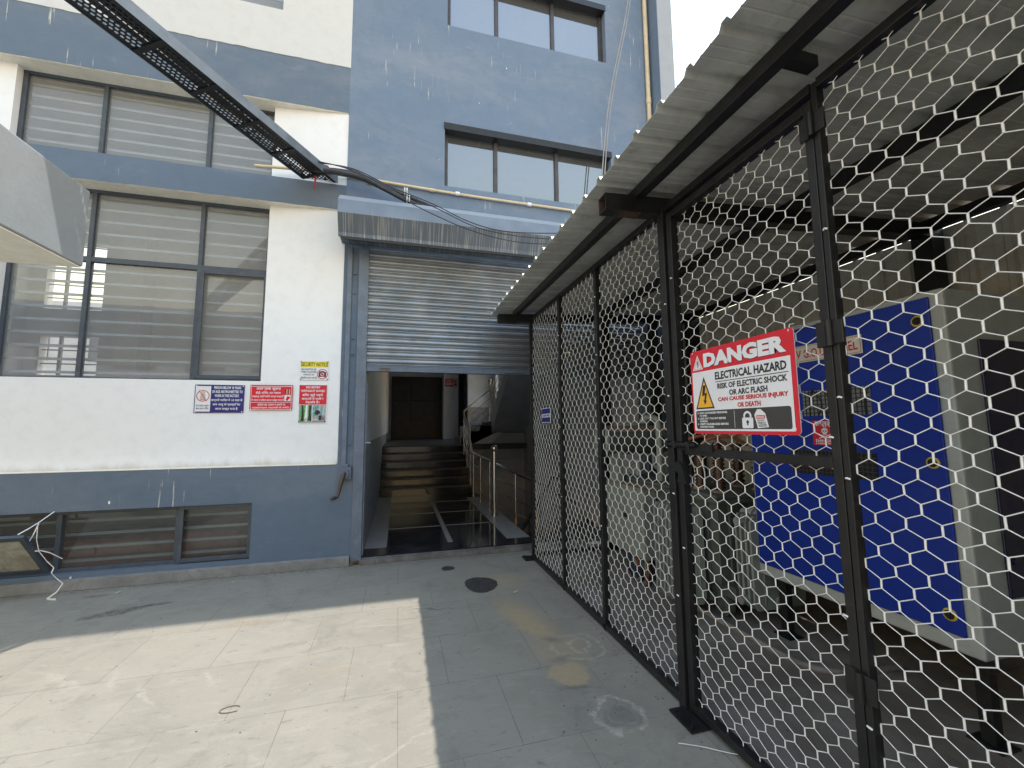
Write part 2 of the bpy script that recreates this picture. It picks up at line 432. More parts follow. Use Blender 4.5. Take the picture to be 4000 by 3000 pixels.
def slat_mat():
    m, nt, b = new_mat("shutter_slat_paint")
    c = coords(nt)
    nz = geo_nz(nt)
    n = noise(nt, coords(nt, (2.2, 2, 9)), 3, 6, 0.7)
    base = mix(nt, step(nt, noise(nt, c, 2.5, 4), 0.35, 0.7), (0.19, 0.225, 0.27), (0.29, 0.33, 0.385))
    up = mth(nt, 'MULTIPLY', step(nt, nz, 0.25, 0.8), step(nt, n, 0.25, 0.55))
    cc = mix(nt, mth(nt, 'MULTIPLY', up, 0.75), base, (0.62, 0.58, 0.50))
    run = mth(nt, 'MULTIPLY', step(nt, noise(nt, coords(nt, (13, 13, 0.7)), 1.4, 3), 0.66, 0.72), 0.35)
    cc = mix(nt, run, cc, (0.36, 0.35, 0.32))
    rst = mth(nt, 'MULTIPLY', step(nt, noise(nt, coords(nt, (1, 1, 4)), 5, 8, 0.75), 0.62, 0.7), 0.5)
    cc = mix(nt, rst, cc, (0.19, 0.12, 0.07))
    nt.links.new(cc, b.inputs["Base Color"])
    b.inputs["Roughness"].default_value = 0.34
    b.inputs["Metallic"].default_value = 0.55
    b.inputs["Specular IOR Level"].default_value = 0.7
    return m
SLAT = slat_mat()

def hood_mat():
    m, nt, b = new_mat("hood_paint_with_runs")
    c = coords(nt)
    z = sep(nt, c)[2]
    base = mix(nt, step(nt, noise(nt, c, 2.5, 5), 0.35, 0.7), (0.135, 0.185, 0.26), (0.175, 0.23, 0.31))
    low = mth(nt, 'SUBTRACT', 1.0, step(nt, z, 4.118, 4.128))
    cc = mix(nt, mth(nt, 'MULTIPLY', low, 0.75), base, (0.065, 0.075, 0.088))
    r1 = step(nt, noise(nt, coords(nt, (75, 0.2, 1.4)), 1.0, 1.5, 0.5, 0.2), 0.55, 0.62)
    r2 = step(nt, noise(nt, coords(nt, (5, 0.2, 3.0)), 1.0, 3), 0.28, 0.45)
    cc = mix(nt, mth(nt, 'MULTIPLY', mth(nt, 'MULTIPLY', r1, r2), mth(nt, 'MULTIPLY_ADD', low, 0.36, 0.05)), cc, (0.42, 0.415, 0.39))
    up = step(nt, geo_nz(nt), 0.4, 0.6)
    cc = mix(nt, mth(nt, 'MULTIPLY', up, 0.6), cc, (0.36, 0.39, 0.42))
    nt.links.new(cc, b.inputs["Base Color"])
    b.inputs["Roughness"].default_value = 0.42
    return m
HOOD = hood_mat()

# ------------------------------------------------------------------ mesh helpers
ORG = {}
def tagp(o, label=None, cat=None, group=None, kind=None):
    if label: o["label"] = label
    if cat: o["category"] = cat
    if group: o["group"] = group
    if kind: o["kind"] = kind
    return o

def thing(name, loc, label, cat, group=None):
    o = bpy.data.objects.new(name, None)
    o.empty_display_size = 0.1
    COL.objects.link(o)
    o.location = loc
    ORG[o.name] = Vector(loc)
    return tagp(o, label, cat, group)

class MB:
    def __init__(s):
        s.v = []; s.f = []; s.mi = []; s.sm = []
    def add(s, vs, fs, mi=0, sm=False):
        n = len(s.v)
        s.v += [tuple(p) for p in vs]
        for f in fs:
            s.f.append([n + i for i in f]); s.mi.append(mi); s.sm.append(sm)
        return s
    def box(s, x0, x1, y0, y1, z0, z1, mi=0):
        x0, x1 = min(x0, x1), max(x0, x1); y0, y1 = min(y0, y1), max(y0, y1); z0, z1 = min(z0, z1), max(z0, z1)
        return s.add([(x0, y0, z0), (x1, y0, z0), (x1, y1, z0), (x0, y1, z0), (x0, y0, z1), (x1, y0, z1), (x1, y1, z1), (x0, y1, z1)],
                     [(3, 2, 1, 0), (4, 5, 6, 7), (0, 1, 5, 4), (1, 2, 6, 5), (2, 3, 7, 6), (3, 0, 4, 7)], mi)
    def quad(s, a, b, c, d, mi=0):
        return s.add([a, b, c, d], [(0, 1, 2, 3)], mi)
    def prism(s, poly, axis, a, b, mi=0):
        """extrude a 2D polygon along an axis (poly in the two other axes, xyz order)"""
        n = len(poly)
        def P(p, t):
            return {'X': (t, p[0], p[1]), 'Y': (p[0], t, p[1]), 'Z': (p[0], p[1], t)}[axis]
        vs = [P(p, a) for p in poly] + [P(p, b) for p in poly]
        fs = [tuple(range(n)), tuple(range(2 * n - 1, n - 1, -1))]
        fs += [(i, i + n, (i + 1) % n + n, (i + 1) % n) for i in range(n)]
        return s.add(vs, fs, mi)
    def tube(s, pts, r, n=8, mi=0, caps=True, sm=True):
        pts = [Vector(p) for p in pts]
        rings = []
        prev = None
        for i, p in enumerate(pts):
            d = ((pts[min(i + 1, len(pts) - 1)] - pts[max(i - 1, 0)])).normalized()
            if prev is None:
                a = d.cross(Vector((0, 0, 1)))
                if a.length < 0.05: a = d.cross(Vector((1, 0, 0)))
                a.normalize()
            else:
                a = (prev - d * prev.dot(d)).normalized()
            prev = a
            b = d.cross(a)
            ri = r[i] if isinstance(r, (list, tuple)) else r
            rings.append([p + (a * cos(2 * pi * k / n) + b * sin(2 * pi * k / n)) * ri for k in range(n)])
        vs = [q for rg in rings for q in rg]
        fs = []
        for i in range(len(pts) - 1):
            for k in range(n):
                fs.append((i * n + k, i * n + (k + 1) % n, (i + 1) * n + (k + 1) % n, (i + 1) * n + k))
        s.add(vs, fs, mi, sm)
        if caps:
            s.add(rings[0], [tuple(range(n - 1, -1, -1))], mi)
            s.add(rings[-1], [tuple(range(n))], mi)
        return s
    def cyl(s, a, b, r, n=16, mi=0):
        return s.tube([a, b], r, n, mi)
    def ball(s, c, r, mi=0, n=14, m=8):
        vs = [(c[0], c[1], c[2] - r)]
        for j in range(1, m):
            t = -pi / 2 + pi * j / m
            for k in range(n):
                vs.append((c[0] + r * cos(t) * cos(2 * pi * k / n), c[1] + r * cos(t) * sin(2 * pi * k / n), c[2] + r * sin(t)))
        vs.append((c[0], c[1], c[2] + r))
        fs = [(0, 1 + (k + 1) % n, 1 + k) for k in range(n)]
        for j in range(m - 2):
            for k in range(n):
                fs.append((1 + j * n + k, 1 + j * n + (k + 1) % n, 1 + (j + 1) * n + (k + 1) % n, 1 + (j + 1) * n + k))
        L = len(vs) - 1
        fs += [(L, L - n + k, L - n + (k + 1) % n) for k in range(n)]
        return s.add(vs, fs, mi, True)
    def build(s, name, mats, parent=None, label=None, cat=None, group=None, kind=None, bev=0.0, origin=None, recalc=True):
        if not isinstance(mats, (list, tuple)): mats = [mats]
        me = bpy.data.meshes.new(name)
        if parent is not None:
            p = parent
            off = Vector((0, 0, 0))
            while p is not None:
                off += ORG.get(p.name, Vector((0, 0, 0))); p = p.parent
        elif origin is not None:
            off = Vector(origin)
        elif kind == 'structure' or not s.v:
            off = Vector((0, 0, 0))
        else:
            xs, ys, zs = zip(*s.v)
            off = Vector(((min(xs) + max(xs)) / 2, (min(ys) + max(ys)) / 2, min(zs)))
        me.from_pydata([(x - off.x, y - off.y, z - off.z) for x, y, z in s.v], [], s.f)
        for m in mats: me.materials.append(m)
        me.polygons.foreach_set("material_index", s.mi)
        me.polygons.foreach_set("use_smooth", s.sm)
        if recalc:
            bm = bmesh.new(); bm.from_mesh(me)
            bmesh.ops.recalc_face_normals(bm, faces=bm.faces)
            bm.to_mesh(me); bm.free()
        me.update()
        o = bpy.data.objects.new(name, me)
        COL.objects.link(o)
        if parent is not None:
            o.parent = parent
        else:
            o.location = off
            ORG[o.name] = off
        if bev:
            md = o.modifiers.new("soft_edges", 'BEVEL')
            md.width = bev; md.segments = 2; md.limit_method = 'ANGLE'; md.angle_limit = radians(50)
        return tagp(o, label, cat, group, kind)

def holed(mb, x0, x1, z0, z1, holes, ya, yb, mi=0):
    xs = sorted({x0, x1, *[h[0] for h in holes], *[h[1] for h in holes]})
    zs = sorted({z0, z1, *[h[2] for h in holes], *[h[3] for h in holes]})
    xs = [x for x in xs if x0 <= x <= x1]; zs = [z for z in zs if z0 <= z <= z1]
    for j in range(len(zs) - 1):
        run = None
        for i in range(len(xs) - 1):
            cx, cz = (xs[i] + xs[i + 1]) / 2, (zs[j] + zs[j + 1]) / 2
            solid = not any(h[0] < cx < h[1] and h[2] < cz < h[3] for h in holes)
            if solid and run is None: run = xs[i]
            if run is not None and (not solid or i == len(xs) - 2):
                mb.box(run, xs[i + 1] if solid else xs[i], ya, yb, zs[j], zs[j + 1], mi); run = None

def smooth_path(pts, n=8):
    pts = [Vector(p) for p in pts]
    out = []
    for i in range(len(pts) - 1):
        p0, p1, p2, p3 = pts[max(i - 1, 0)], pts[i], pts[i + 1], pts[min(i + 2, len(pts) - 1)]
        for k in range(n):
            t = k / n
            out.append(0.5 * ((2 * p1) + (p2 - p0) * t + (2 * p0 - 5 * p1 + 4 * p2 - p3) * t * t + (3 * p1 - p0 - 3 * p2 + p3) * t ** 3))
    out.append(pts[-1])
    return out

def hsh(*a):
    x = sin(sum(v * k for v, k in zip(a, (12.9898, 78.233, 37.719)))) * 43758.5453
    return x - floor(x)

# ------------------------------------------------------------------ text helper (flat print lifted a millimetre off its board)
def text_mesh(body, bold=0.0):
    c = bpy.data.curves.new("t", 'FONT')
    c.body = body; c.offset = bold; c.resolution_u = 2
    o = bpy.data.objects.new("t", c)
    COL.objects.link(o)
    me = bpy.data.meshes.new_from_object(o.evaluated_get(bpy.context.evaluated_depsgraph_get()))
    vs = [(v.co.x, v.co.y) for v in me.vertices]
    fs = [tuple(p.vertices) for p in me.polygons]
    bpy.data.objects.remove(o); bpy.data.curves.remove(c); bpy.data.meshes.remove(me)
    return vs, fs

class Sign:
    """a board with its own top-left corner P, right vector U and up vector V; positions in fractions of width / height from the top left"""
    def __init__(s, name, label, P, U, V, wd, ht, mats, thick=0.004, group=None, corner=0.0, base=0, cat="sign", edge=None):
        s.P, s.U, s.V, s.w, s.h = Vector(P), Vector(U), Vector(V), wd, ht
        s.N = s.U.cross(s.V)
        s.mats = mats
        s.root = thing(name, s.P + s.U * wd / 2 - s.V * ht, label, cat, group)
        s.board = MB(); s.letters = MB(); s.symbol = MB()
        pts = s.outline(0, 0, 1, 1, corner)
        n = len(pts)
        f = [s.pt(x, y, 0) for x, y in pts]; bk = [s.pt(x, y, -thick) for x, y in pts]
        s.board.add(f, [tuple(range(n))], base)
        s.board.add(f + bk, [tuple(range(2 * n - 1, n - 1, -1))] + [(i, (i + 1) % n, (i + 1) % n + n, i + n) for i in range(n)], base if edge is None else edge)
    def pt(s, x, y, d):
        return s.P + s.U * (x * s.w) - s.V * (y * s.h) + s.N * d
    def outline(s, x0, y0, x1, y1, c):
        if not c: return [(x0, y1), (x1, y1), (x1, y0), (x0, y0)]
        cx, cy = c / s.w, c / s.h
        o = []
        for (ax, ay, a0) in ((x0 + cx, y1 - cy, pi), (x1 - cx, y1 - cy, 1.5 * pi), (x1 - cx, y0 + cy, 0), (x0 + cx, y0 + cy, pi / 2)):
            for k in range(5):
                a = a0 + k * pi / 8
                o.append((ax + cx * cos(a), ay - cy * sin(a)))
        return o
    def poly(s, pts, mi, d=0.0012, sym=True):
        (s.symbol if sym else s.board).add([s.pt(x, y, d) for x, y in pts], [tuple(range(len(pts)))], mi)
    def rect(s, x0, y0, x1, y1, mi, d=0.0006, c=0.0):
        s.poly(s.outline(x0, y0, x1, y1, c), mi, d, False)
    def text(s, body, x0, y0, x1, y1, mi, bold=0.03, d=0.0018):
        vs, fs = text_mesh(body, bold)
        if not vs: return
        xs, ys = [v[0] for v in vs], [v[1] for v in vs]
        ax, bx, ay, by = min(xs), max(xs), min(ys), max(ys)
        s.letters.add([s.pt(x0 + (x1 - x0) * (x - ax) / (bx - ax), y1 - (y1 - y0) * (y - ay) / (by - ay), d) for x, y in vs], fs, mi)
    def disc(s, x, y, r, mi, d=0.0014, r2=None, n=28):
        a = [(x + r / s.w * cos(2 * pi * k / n), y + r / s.h * sin(2 * pi * k / n)) for k in range(n)]
        if r2 is None: s.poly(a[::-1], mi, d)
        else:
            b = [(x + r2 / s.w * cos(2 * pi * k / n), y + r2 / s.h * sin(2 * pi * k / n)) for k in range(n)]
            s.symbol.add([s.pt(*p, d) for p in a + b], [(i, n + i, n + (i + 1) % n, (i + 1) % n) for i in range(n)], mi)
    def line(s, x0, y0, x1, y1, wd, mi, d=0.0016):
        a, b = Vector((x0 * s.w, y0 * s.h)), Vector((x1 * s.w, y1 * s.h))
        n = (b - a).normalized(); n = Vector((-n.y, n.x)) * wd / 2
        s.poly([(p.x / s.w, p.y / s.h) for p in (a + n, b + n, b - n, a - n)], mi, d)
    def done(s, screw=None):
        if screw is not None:
            for x in (0.03, 0.97):
                for y in (0.035, 0.965): s.disc(x, y, 0.007, screw, 0.003, n=10)
        s.board.build("board", s.mats, s.root)
        if s.symbol.v: s.symbol.build("symbol", s.mats, s.root, recalc=False)
        if s.letters.v: s.letters.build("lettering", s.mats, s.root, recalc=False)
        return s.root

# ------------------------------------------------------------------ ground
g = MB()
B = 160
for (x0, x1, y0, y1) in ((-B, B, -B, 5.46), (-B, -9.0, 5.46, 18.3), (4.2, B, 5.46, 18.3), (-B, B, 18.3, B)):
    g.quad((x0, y0, 0), (x1, y0, 0), (x1, y1, 0), (x0, y1, 0))
g.build("ground", PAVING, kind='structure')
y_ = MB()
y_.quad((1.66, -4, 0.004), (4.18, -4, 0.004), (4.18, 5.40, 0.004), (1.66, 5.40, 0.004))
y_.build("shed_floor", YARD, kind='structure')

# dark cement patches let into the paving
def patch(x, y, rx, ry, label, seed, m):
    mb = MB(); n = 48; pts = []
    for k in range(n):
        a = 2 * pi * k / n
        q = 1 + 0.05 * sin(3 * a + seed) + 0.05 * (hsh(k, seed) - 0.5)
        pts.append((x + rx * q * cos(a), y + ry * q * sin(a), 0.005))
    mb.add(pts, [tuple(range(n))])
    mb.build("cement_patch", m, label=label, cat='patch')
DARKC = paint("dark_damp_cement", (0.042, 0.039, 0.033), 0.8, var=0.25, scale=14, bmp=0.4)
patch(0.845, 4.40, 0.165, 0.21, "large round dark cement patch in the paving", 1.0, DARKC)
patch(0.575, 4.99, 0.075, 0.075, "small dark cement patch in the paving", 2.5, DARKC)

# ------------------------------------------------------------------ factory building
bld = thing("factory_building", (0, 5.45, 0), "blue and white factory block with a half raised roller shutter", "building")
YF = 5.45
RW = [(0.545, 3.095, 4.90, 5.815), (0.57, 3.075, 7.335, 8.33)]
mb = MB()
holed(mb, -0.70, 3.87, 3.90, 11.8, RW, YF, 5.80)
def wavy(mb, x0, x1, ya, yb, z0, z1, lo, hi, sd):
    n = int((x1 - x0) / 0.06); vs = []
    for i in range(n + 1):
        x = x0 + (x1 - x0) * i / n
        a = -lo * (0.6 * hsh(i * 0.31 + sd, 1) + 0.4 * hsh(floor(i / 4), sd)); b_ = -hi * (0.6 * hsh(i, sd + 9) + 0.4 * hsh(floor(i / 3), sd + 4))
        vs += [(x, ya, z0 + a), (x, yb, z0), (x, yb, z1), (x, ya, z1 + b_)]
    fs = [(4 * i + k, 4 * i + 4 + k, 4 * i + 4 + (k + 1) % 4, 4 * i + (k + 1) % 4) for i in range(n) for k in range(4)] + [(0, 1, 2, 3), (4 * n + 3, 4 * n + 2, 4 * n + 1, 4 * n)]
    mb.add(vs, fs)
mb.build("blue_wall", BLUE, bld)
mb = MB()
wavy(mb, -9, -0.70, YF, 5.80, 4.382, 4.712, 0.0055, 0.004, 1.3)
wavy(mb, -9, -0.70, YF, 5.80, 5.716, 6.365, 0.0055, 0.0, 4.1)
mb.build("blue_band", BLUE_BAND, bld)
mb = MB()
holed(mb, -9, -0.70, 0.11, 1.178, [(-4.60, -1.585, 0.155, 0.775)], YF, 5.75)
mb.box(-0.70, -0.52, YF, 5.75, 0.05, 3.90)
mb.build("base_wall", BLUE_LOW, bld)
mb = MB(); mb.box(3.60, 3.87, YF, 5.75, 0.0, 3.90); mb.build("jamb", BLUE_LOW, bld)
mb = MB()
holed(mb, -9, -0.697, 6.40, 11.8, [(-4.2, -1.535, 6.975, 8.6)], YF - 0.006, 5.80)
wavy(mb, -9, -0.697, YF - 0.006, 5.80, 6.365, 6.40, 0.014, 0.0, 7.7)
mb.build("white_wall", WHITE_UP, bld)
mb = MB()
# recessed white fields between the bands; the right-hand ends run out to the face of the wall
for z0, z1, xl, zs in ((1.186, 4.376, -4.15, 2.175), (4.712, 5.708, -4.20, None)):
    mb.box(-9, xl, 5.58, 5.80, z0, z1)
    mb.prism([(-1.60, 5.565), (-0.702, 5.462), (-0.702, 5.80), (-1.60, 5.80)], 'Z', z0, z1)
    if zs: mb.box(xl, -1.60, 5.565, 5.80, z0, zs)
mb.build("recessed_wall", WHITE, bld)
mb = MB()
mb.box(-9, -0.71, 5.453, 5.80, 4.376, 4.382)
mb.box(-9, -0.71, 5.453, 5.80, 5.708, 5.716)
mb.box(-9, -0.71, 5.447, 5.58, 1.178, 1.186)
mb.build("soffit", CREAM, bld)
mb = MB()
mb.box(-9, -0.53, 5.395, 5.75, 0.0, 0.11)
mb.build("plinth", CONC, bld, bev=0.006)
# pier at the right-hand corner
mb = MB()
mb.box(3.87, 4.135, 5.20, 5.80, 0, 11.8)
mb.build("corner_pier", GREY_EDGE, bld)
mb = MB()
mb.box(3.862, 3.869, 5.20, 5.45, 0, 11.8)
mb.build("pier_side", BLUE, bld)
# roof, outer walls, floors
mb = MB()
mb.box(-9, 4.13, 5.80, 13.3, 11.6, 11.8)
mb.box(-9, 3.95, 13.0, 13.25, 9.8, 11.6)
mb.box(-0.7, 4.2, 13.3, 18.3, 4.6, 4.8)
for y0, y1, z0, z1 in ((5.80, 7.4, -2, 11.6), (11.4, 12.6, -2, 11.6), (12.6, 15.6, -2, 2.0), (12.6, 15.6, 4.2, 4.8), (12.6, 13.3, 4.8, 11.6), (15.6, 18.3, -2, 4.8), (7.4, 11.4, -2, 3.2), (7.4, 11.4, 4.2, 11.6)):  # gaps are unseen stairwell windows, added to brighten the hall
    mb.box(3.95, 4.13, y0, y1, z0, z1)
mb.box(-9.2, -9, 5.45, 13.3, -2, 11.8)
mb.box(-0.70, -0.52, 13.3, 18.3, 0, 4.6)
mb.build("outer_wall", WHITE_UP, bld)
mb = MB()
BW = [(-8.7, -7.5, 3.0, 4.0), (-8.7, -7.5, 4.7, 6.5), (-7.0, -6.0, 3.0, 4.0), (-7.0, -6.0, 4.7, 6.5), (-5.5, -4.9, 3.0, 4.0), (-5.5, -4.9, 4.7, 6.5), (-8.4, -5.0, -0.2, 0.7), (-4.0, -1.5, -0.2, 0.7), (-8.6, -5.4, 7.4, 9.4), (-4.6, -1.4, 7.4, 9.4)]
holed(mb, -9, -0.6, -2, 9.8, BW, 13.0, 13.25)
mb.box(-0.60, -0.52, 5.80, 13.0, -2, 9.8)
mb.box(-9, -0.6, 5.80, 6.9, 4.50, 4.62)
mb.box(-9, -0.6, 5.80, 13.0, 6.80, 6.95)
mb.box(-9, -0.6, 5.80, 13.0, 0.98, 1.08)
mb.box(-9, -0.6, 5.80, 13.0, -1.6, -1.5)
mb.box(-4.85, -4.5, 8.8, 9.2, 1.08, 6.35)
mb.box(-2.6, -2.1, 8.9, 9.2, 1.08, 6.35)
mb.box(-9, -0.6, 8.85, 9.1, 6.35, 6.8)
mb.box(-4.6, -0.6, 9.2, 9.35, 1.08, 6.35)
mb.box(-0.52, 3.95, 9.8, 9.95, 4.8, 9.8)
mb.box(-0.52, 3.95, 5.80, 9.8, 6.85, 6.95)
mb.build("inner_wall", ROOMW, bld)
mb = MB()
for (a, b_, c_, d_) in BW[:6]:
    for x in (a + (b_ - a) / 3, a + 2 * (b_ - a) / 3): mb.box(x - .03, x + .03, 13.02, 13.08, c_, d_)
    k = c_ + 0.3
    while k < d_:
        mb.box(a, b_, 13.09, 13.11, k - .015, k + .015); k += 0.35
mb.build("far_window_frame", FRAME, bld)
mb = MB()
mb.box(-8.5, -5.2, 8.5, 9.5, -1.5, -0.2); mb.box(-4.6, -2.4, 7.6, 8.6, -1.5, 0.05); mb.box(-2.2, -1.0, 7.9, 8.8, -1.5, -0.25)
mb.build("stored_goods", BRICKR, bld)

def window(x0, x1, z0, z1, y, mulls, frame_m, glass_m, transom=None, bars=None, fw_=0.045, label=None, sash=(), extra_right=None):
    f = MB()
    f.box(x0, x0 + fw_, y, y + 0.06, z0, z1); f.box(x1 - fw_, x1, y, y + 0.06, z0, z1)
    f.box(x0 + fw_, x1 - fw_, y, y + 0.06, z0, z0 + fw_); f.box(x0 + fw_, x1 - fw_, y, y + 0.06, z1 - fw_, z1)
    for m in mulls: f.box(m - fw_ / 2, m + fw_ / 2, y - 0.004, y + 0.056, z0 + fw_, z1 - fw_)
    if transom:
        cx = [x0 + fw_] + [q for m in mulls for q in (m - fw_ / 2, m + fw_ / 2)] + [x1 - fw_]
        for i in range(0, len(cx), 2): f.box(cx[i], cx[i + 1], y - 0.002, y + 0.05, transom - 0.03, transom + 0.03)
    fr = f.build("window", frame_m, bld, label=label, bev=0.003)
    p = MB()
    p.quad((x0 + .02, y + 0.03, z0 + .02), (x1 - .02, y + 0.03, z0 + .02), (x1 - .02, y + 0.03, z1 - .02), (x0 + .02, y + 0.03, z1 - .02))
    p.build("pane", glass_m, fr, recalc=False)
    for sx0, sx1, sz0, sz1 in sash:
        s_ = MB()
        yy = y - 0.03
        for a in ((sx0, sx0 + .04, sz0, sz1), (sx1 - .04, sx1, sz0, sz1), (sx0 + .04, sx1 - .04, sz0, sz0 + .045), (sx0 + .04, sx1 - .04, sz1 - .045, sz1)):
            s_.box(a[0], a[1], yy, y - 0.006, a[2], a[3])
        s_.build("sash", frame_m, fr, bev=0.003)
    if bars:
        gmb = MB(); k = z0 + bars * 0.7
        while k < z1 - 0.03:
            gmb.box(x0 + .03, x1 - .03, y + 0.075, y + 0.095, k - 0.014, k + 0.014); k += bars
        gmb.build("grille", GRILLE, fr)
    return fr

window(-4.20, -1.59, 4.70, 5.72, 5.66, (-3.42, -2.335), FRAME, GLASS_CLR, None, 0.135, label="dusty three pane window on the upper storey")
window(-4.16, -1.59, 2.15, 4.385, 5.66, (-3.43, -2.345), FRAME, GLASS_CLR, 3.545, 0.148, label="large six pane window behind horizontal bars", sash=((-2.32, -1.60, 2.20, 3.515),))
window(-4.6, -1.585, 0.15, 0.78, 5.52, (-3.37, -2.32), FRAME, GLASS_LOW, None, 0.135, label="low basement window with one sash tilted out", sash=((-2.30, -1.59, 0.165, 0.775),))
window(-4.2, -1.53, 6.97, 8.6, 5.6, (-3.4, -2.4), FRAME, GLASS_CLR, None, 0.135)
for i, (a, b_, c_, d_) in enumerate(RW):
    window(a, b_, c_, d_, 5.555, (a + 0.745, b_ - 0.86), FRAME_BR, GLASS_SKY, None, None, 0.055, label="sky reflecting three pane window above the conduit" if i == 0 else "topmost sky reflecting three pane window")
    # deep dark lip under each lintel
    mb = MB(); mb.box(a - 0.012, b_ + 0.012, YF - 0.012, YF + 0.10, d_ - 0.085, d_ + 0.012)
    mb.build("lintel_trim", BLACK, bld)
# sash of the basement window, hinged at the bottom and tilted out
mb = MB()
sx0, sx1 = -4.45, -3.385
th = radians(40)
def sp(x, t, n): return (x, 5.49 - t * sin(th) - n * cos(th), 0.20 + t * cos(th) - n * sin(th))
def sbox(x0, x1, t0, t1, n0, n1, mi):
    vs = [sp(x, t, n) for n in (n0, n1) for t in (t0, t1) for x in (x0, x1)]
    mb.add(vs, [(0, 1, 3, 2), (4, 6, 7, 5), (0, 4, 5, 1), (2, 3, 7, 6), (0, 2, 6, 4), (1, 5, 7, 3)], mi)
sbox(sx0, sx1, 0.0, 0.05, 0, 0.03, 0); sbox(sx0, sx1, 0.51, 0.56, 0, 0.03, 0)
sbox(sx1 - 0.045, sx1, 0.05, 0.51, 0, 0.03, 0); sbox(sx0, sx0 + 0.045, 0.05, 0.51, 0, 0.03, 0)
sbox(sx0 + 0.045, sx1 - 0.045, 0.05, 0.51, 0.012, 0.016, 1)
mb.build("open_sash", [FRAME, TANPL], bld)

# shutter hood
mb = MB()
prof = [(5.45, 4.40), (5.11, 4.39), (5.0, 4.285), (5.0, 4.123), (5.10, 3.925), (5.10, 3.875), (5.13, 3.875), (5.13, 3.93), (5.45, 3.93)]
mb.prism(prof, 'X', -0.735, 3.72)
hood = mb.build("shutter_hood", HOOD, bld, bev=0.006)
mb = MB(); mb.box(-0.70, 3.70, 5.103, 5.13, 3.845, 3.874); mb.build("hood_lip", BLACK, hood)
# shutter guides
mb = MB()
mb.box(-0.52, -0.40, 5.42, 5.52, 0.05, 3.90)
mb.box(-0.655, -0.60, 5.415, 5.449, 1.10, 3.87)
mb.build("guide_rail", BLUEMETAL, bld, bev=0.004)
mb = MB(); mb.box(3.52, 3.62, 5.42, 5.52, 0.02, 3.90); mb.build("guide_rail", BLUEMETAL, bld, bev=0.004)
mb = MB()
for z in (1.13, 1.42, 2.52, 2.72, 3.3, 3.55):
    mb.cyl((-0.565, 5.449, z), (-0.565, 5.43, z), 0.014, 8); mb.ball((-0.565, 5.43, z), 0.009, n=8, m=5)
mb.build("bolt", BLUEMETAL, bld)
# roller shutter: every slat a deep bulge with a small bead under it
mb = MB()
pitch = 0.0865; z = 2.395; k = 0
while z < 3.95:
    pr = []
    for t in range(9):
        a = pi * t / 8
        pr.append((5.478 - 0.026 * sin(a), z + 0.022 + 0.056 * (1 - cos(a)) / 2))
    pb = [(5.481, z), (5.470, z + 0.004), (5.466, z + 0.010), (5.470, z + 0.016), (5.482, z + 0.020)]
    pts = pb + pr + [(5.481, z + pitch)]
    n = len(pts)
    segs = 22
    vs = []
    for i in range(segs + 1):
        x = -0.405 + 3.93 * i / segs
        dz = 0.003 * sin(x * 2.1 + k * 0.7) * (hsh(k, 3) - 0.3)
        vs += [(x, p[0], p[1] + dz) for p in pts]
    fs = [(i * n + j, (i + 1) * n + j, (i + 1) * n + j + 1, i * n + j + 1) for i in range(segs) for j in range(n - 1)]
    mb.add(vs, fs, 0, True)
    z += pitch; k += 1
shut = mb.build("rolling_shutter", SLAT, bld, recalc=False)
mb = MB(); mb.box(-0.405, 3.525, 5.44, 5.50, 2.312, 2.372); mb.box(-0.405, 3.525, 5.43, 5.44, 2.312, 2.322); mb.box(-0.405, 3.525, 5.455, 5.485, 2.374, 2.393)
mb.build("bottom_bar", BLUEMETAL, shut, bev=0.003)
mb = MB(); mb.cyl((-0.24, 5.425, 2.355), (-0.12, 5.425, 2.355), 0.009, 8); mb.box(-0.15, -0.135, 5.405, 5.44, 2.33, 2.38); mb.box(-0.23, -0.215, 5.41, 5.44, 2.34, 2.37)
mb.build("lock_bolt", RUST, shut)
mb = MB(); mb.box(1.37, 1.64, 5.41, 5.43, 2.335, 2.36); mb.box(1.38, 1.40, 5.43, 5.44, 2.335, 2.36); mb.box(1.61, 1.63, 5.43, 5.44, 2.335, 2.36)
mb.build("handle", BLUEMETAL, shut)
# gear box with the crank of the shutter
mb = MB(); mb.box(-0.675, -0.535, 5.395, 5.449, 1.00, 1.145); mb.cyl((-0.605, 5.395, 1.07), (-0.605, 5.35, 1.07), 0.045, 16); mb.box(-0.64, -0.57, 5.40, 5.449, 1.145, 1.18)
gb = mb.build("gear_box", BLUEMETAL, bld, bev=0.006)
mb = MB(); mb.tube(smooth_path([(-0.605, 5.345, 1.085), (-0.62, 5.33, 1.05), (-0.66, 5.32, 0.86), (-0.675, 5.31, 0.815)], 5), [0.026] * 8 + [0.02] * 7 + [0.018], 10)
mb.cyl((-0.675, 5.315, 0.815), (-0.725, 5.24, 0.80), 0.02, 10)
mb.build("crank_handle", paint("worn_crank_steel", (0.09, 0.08, 0.075), 0.5, metal=0.5, dirt=(0.2, 0.12, 0.07), dirt_amt=0.6), gb)

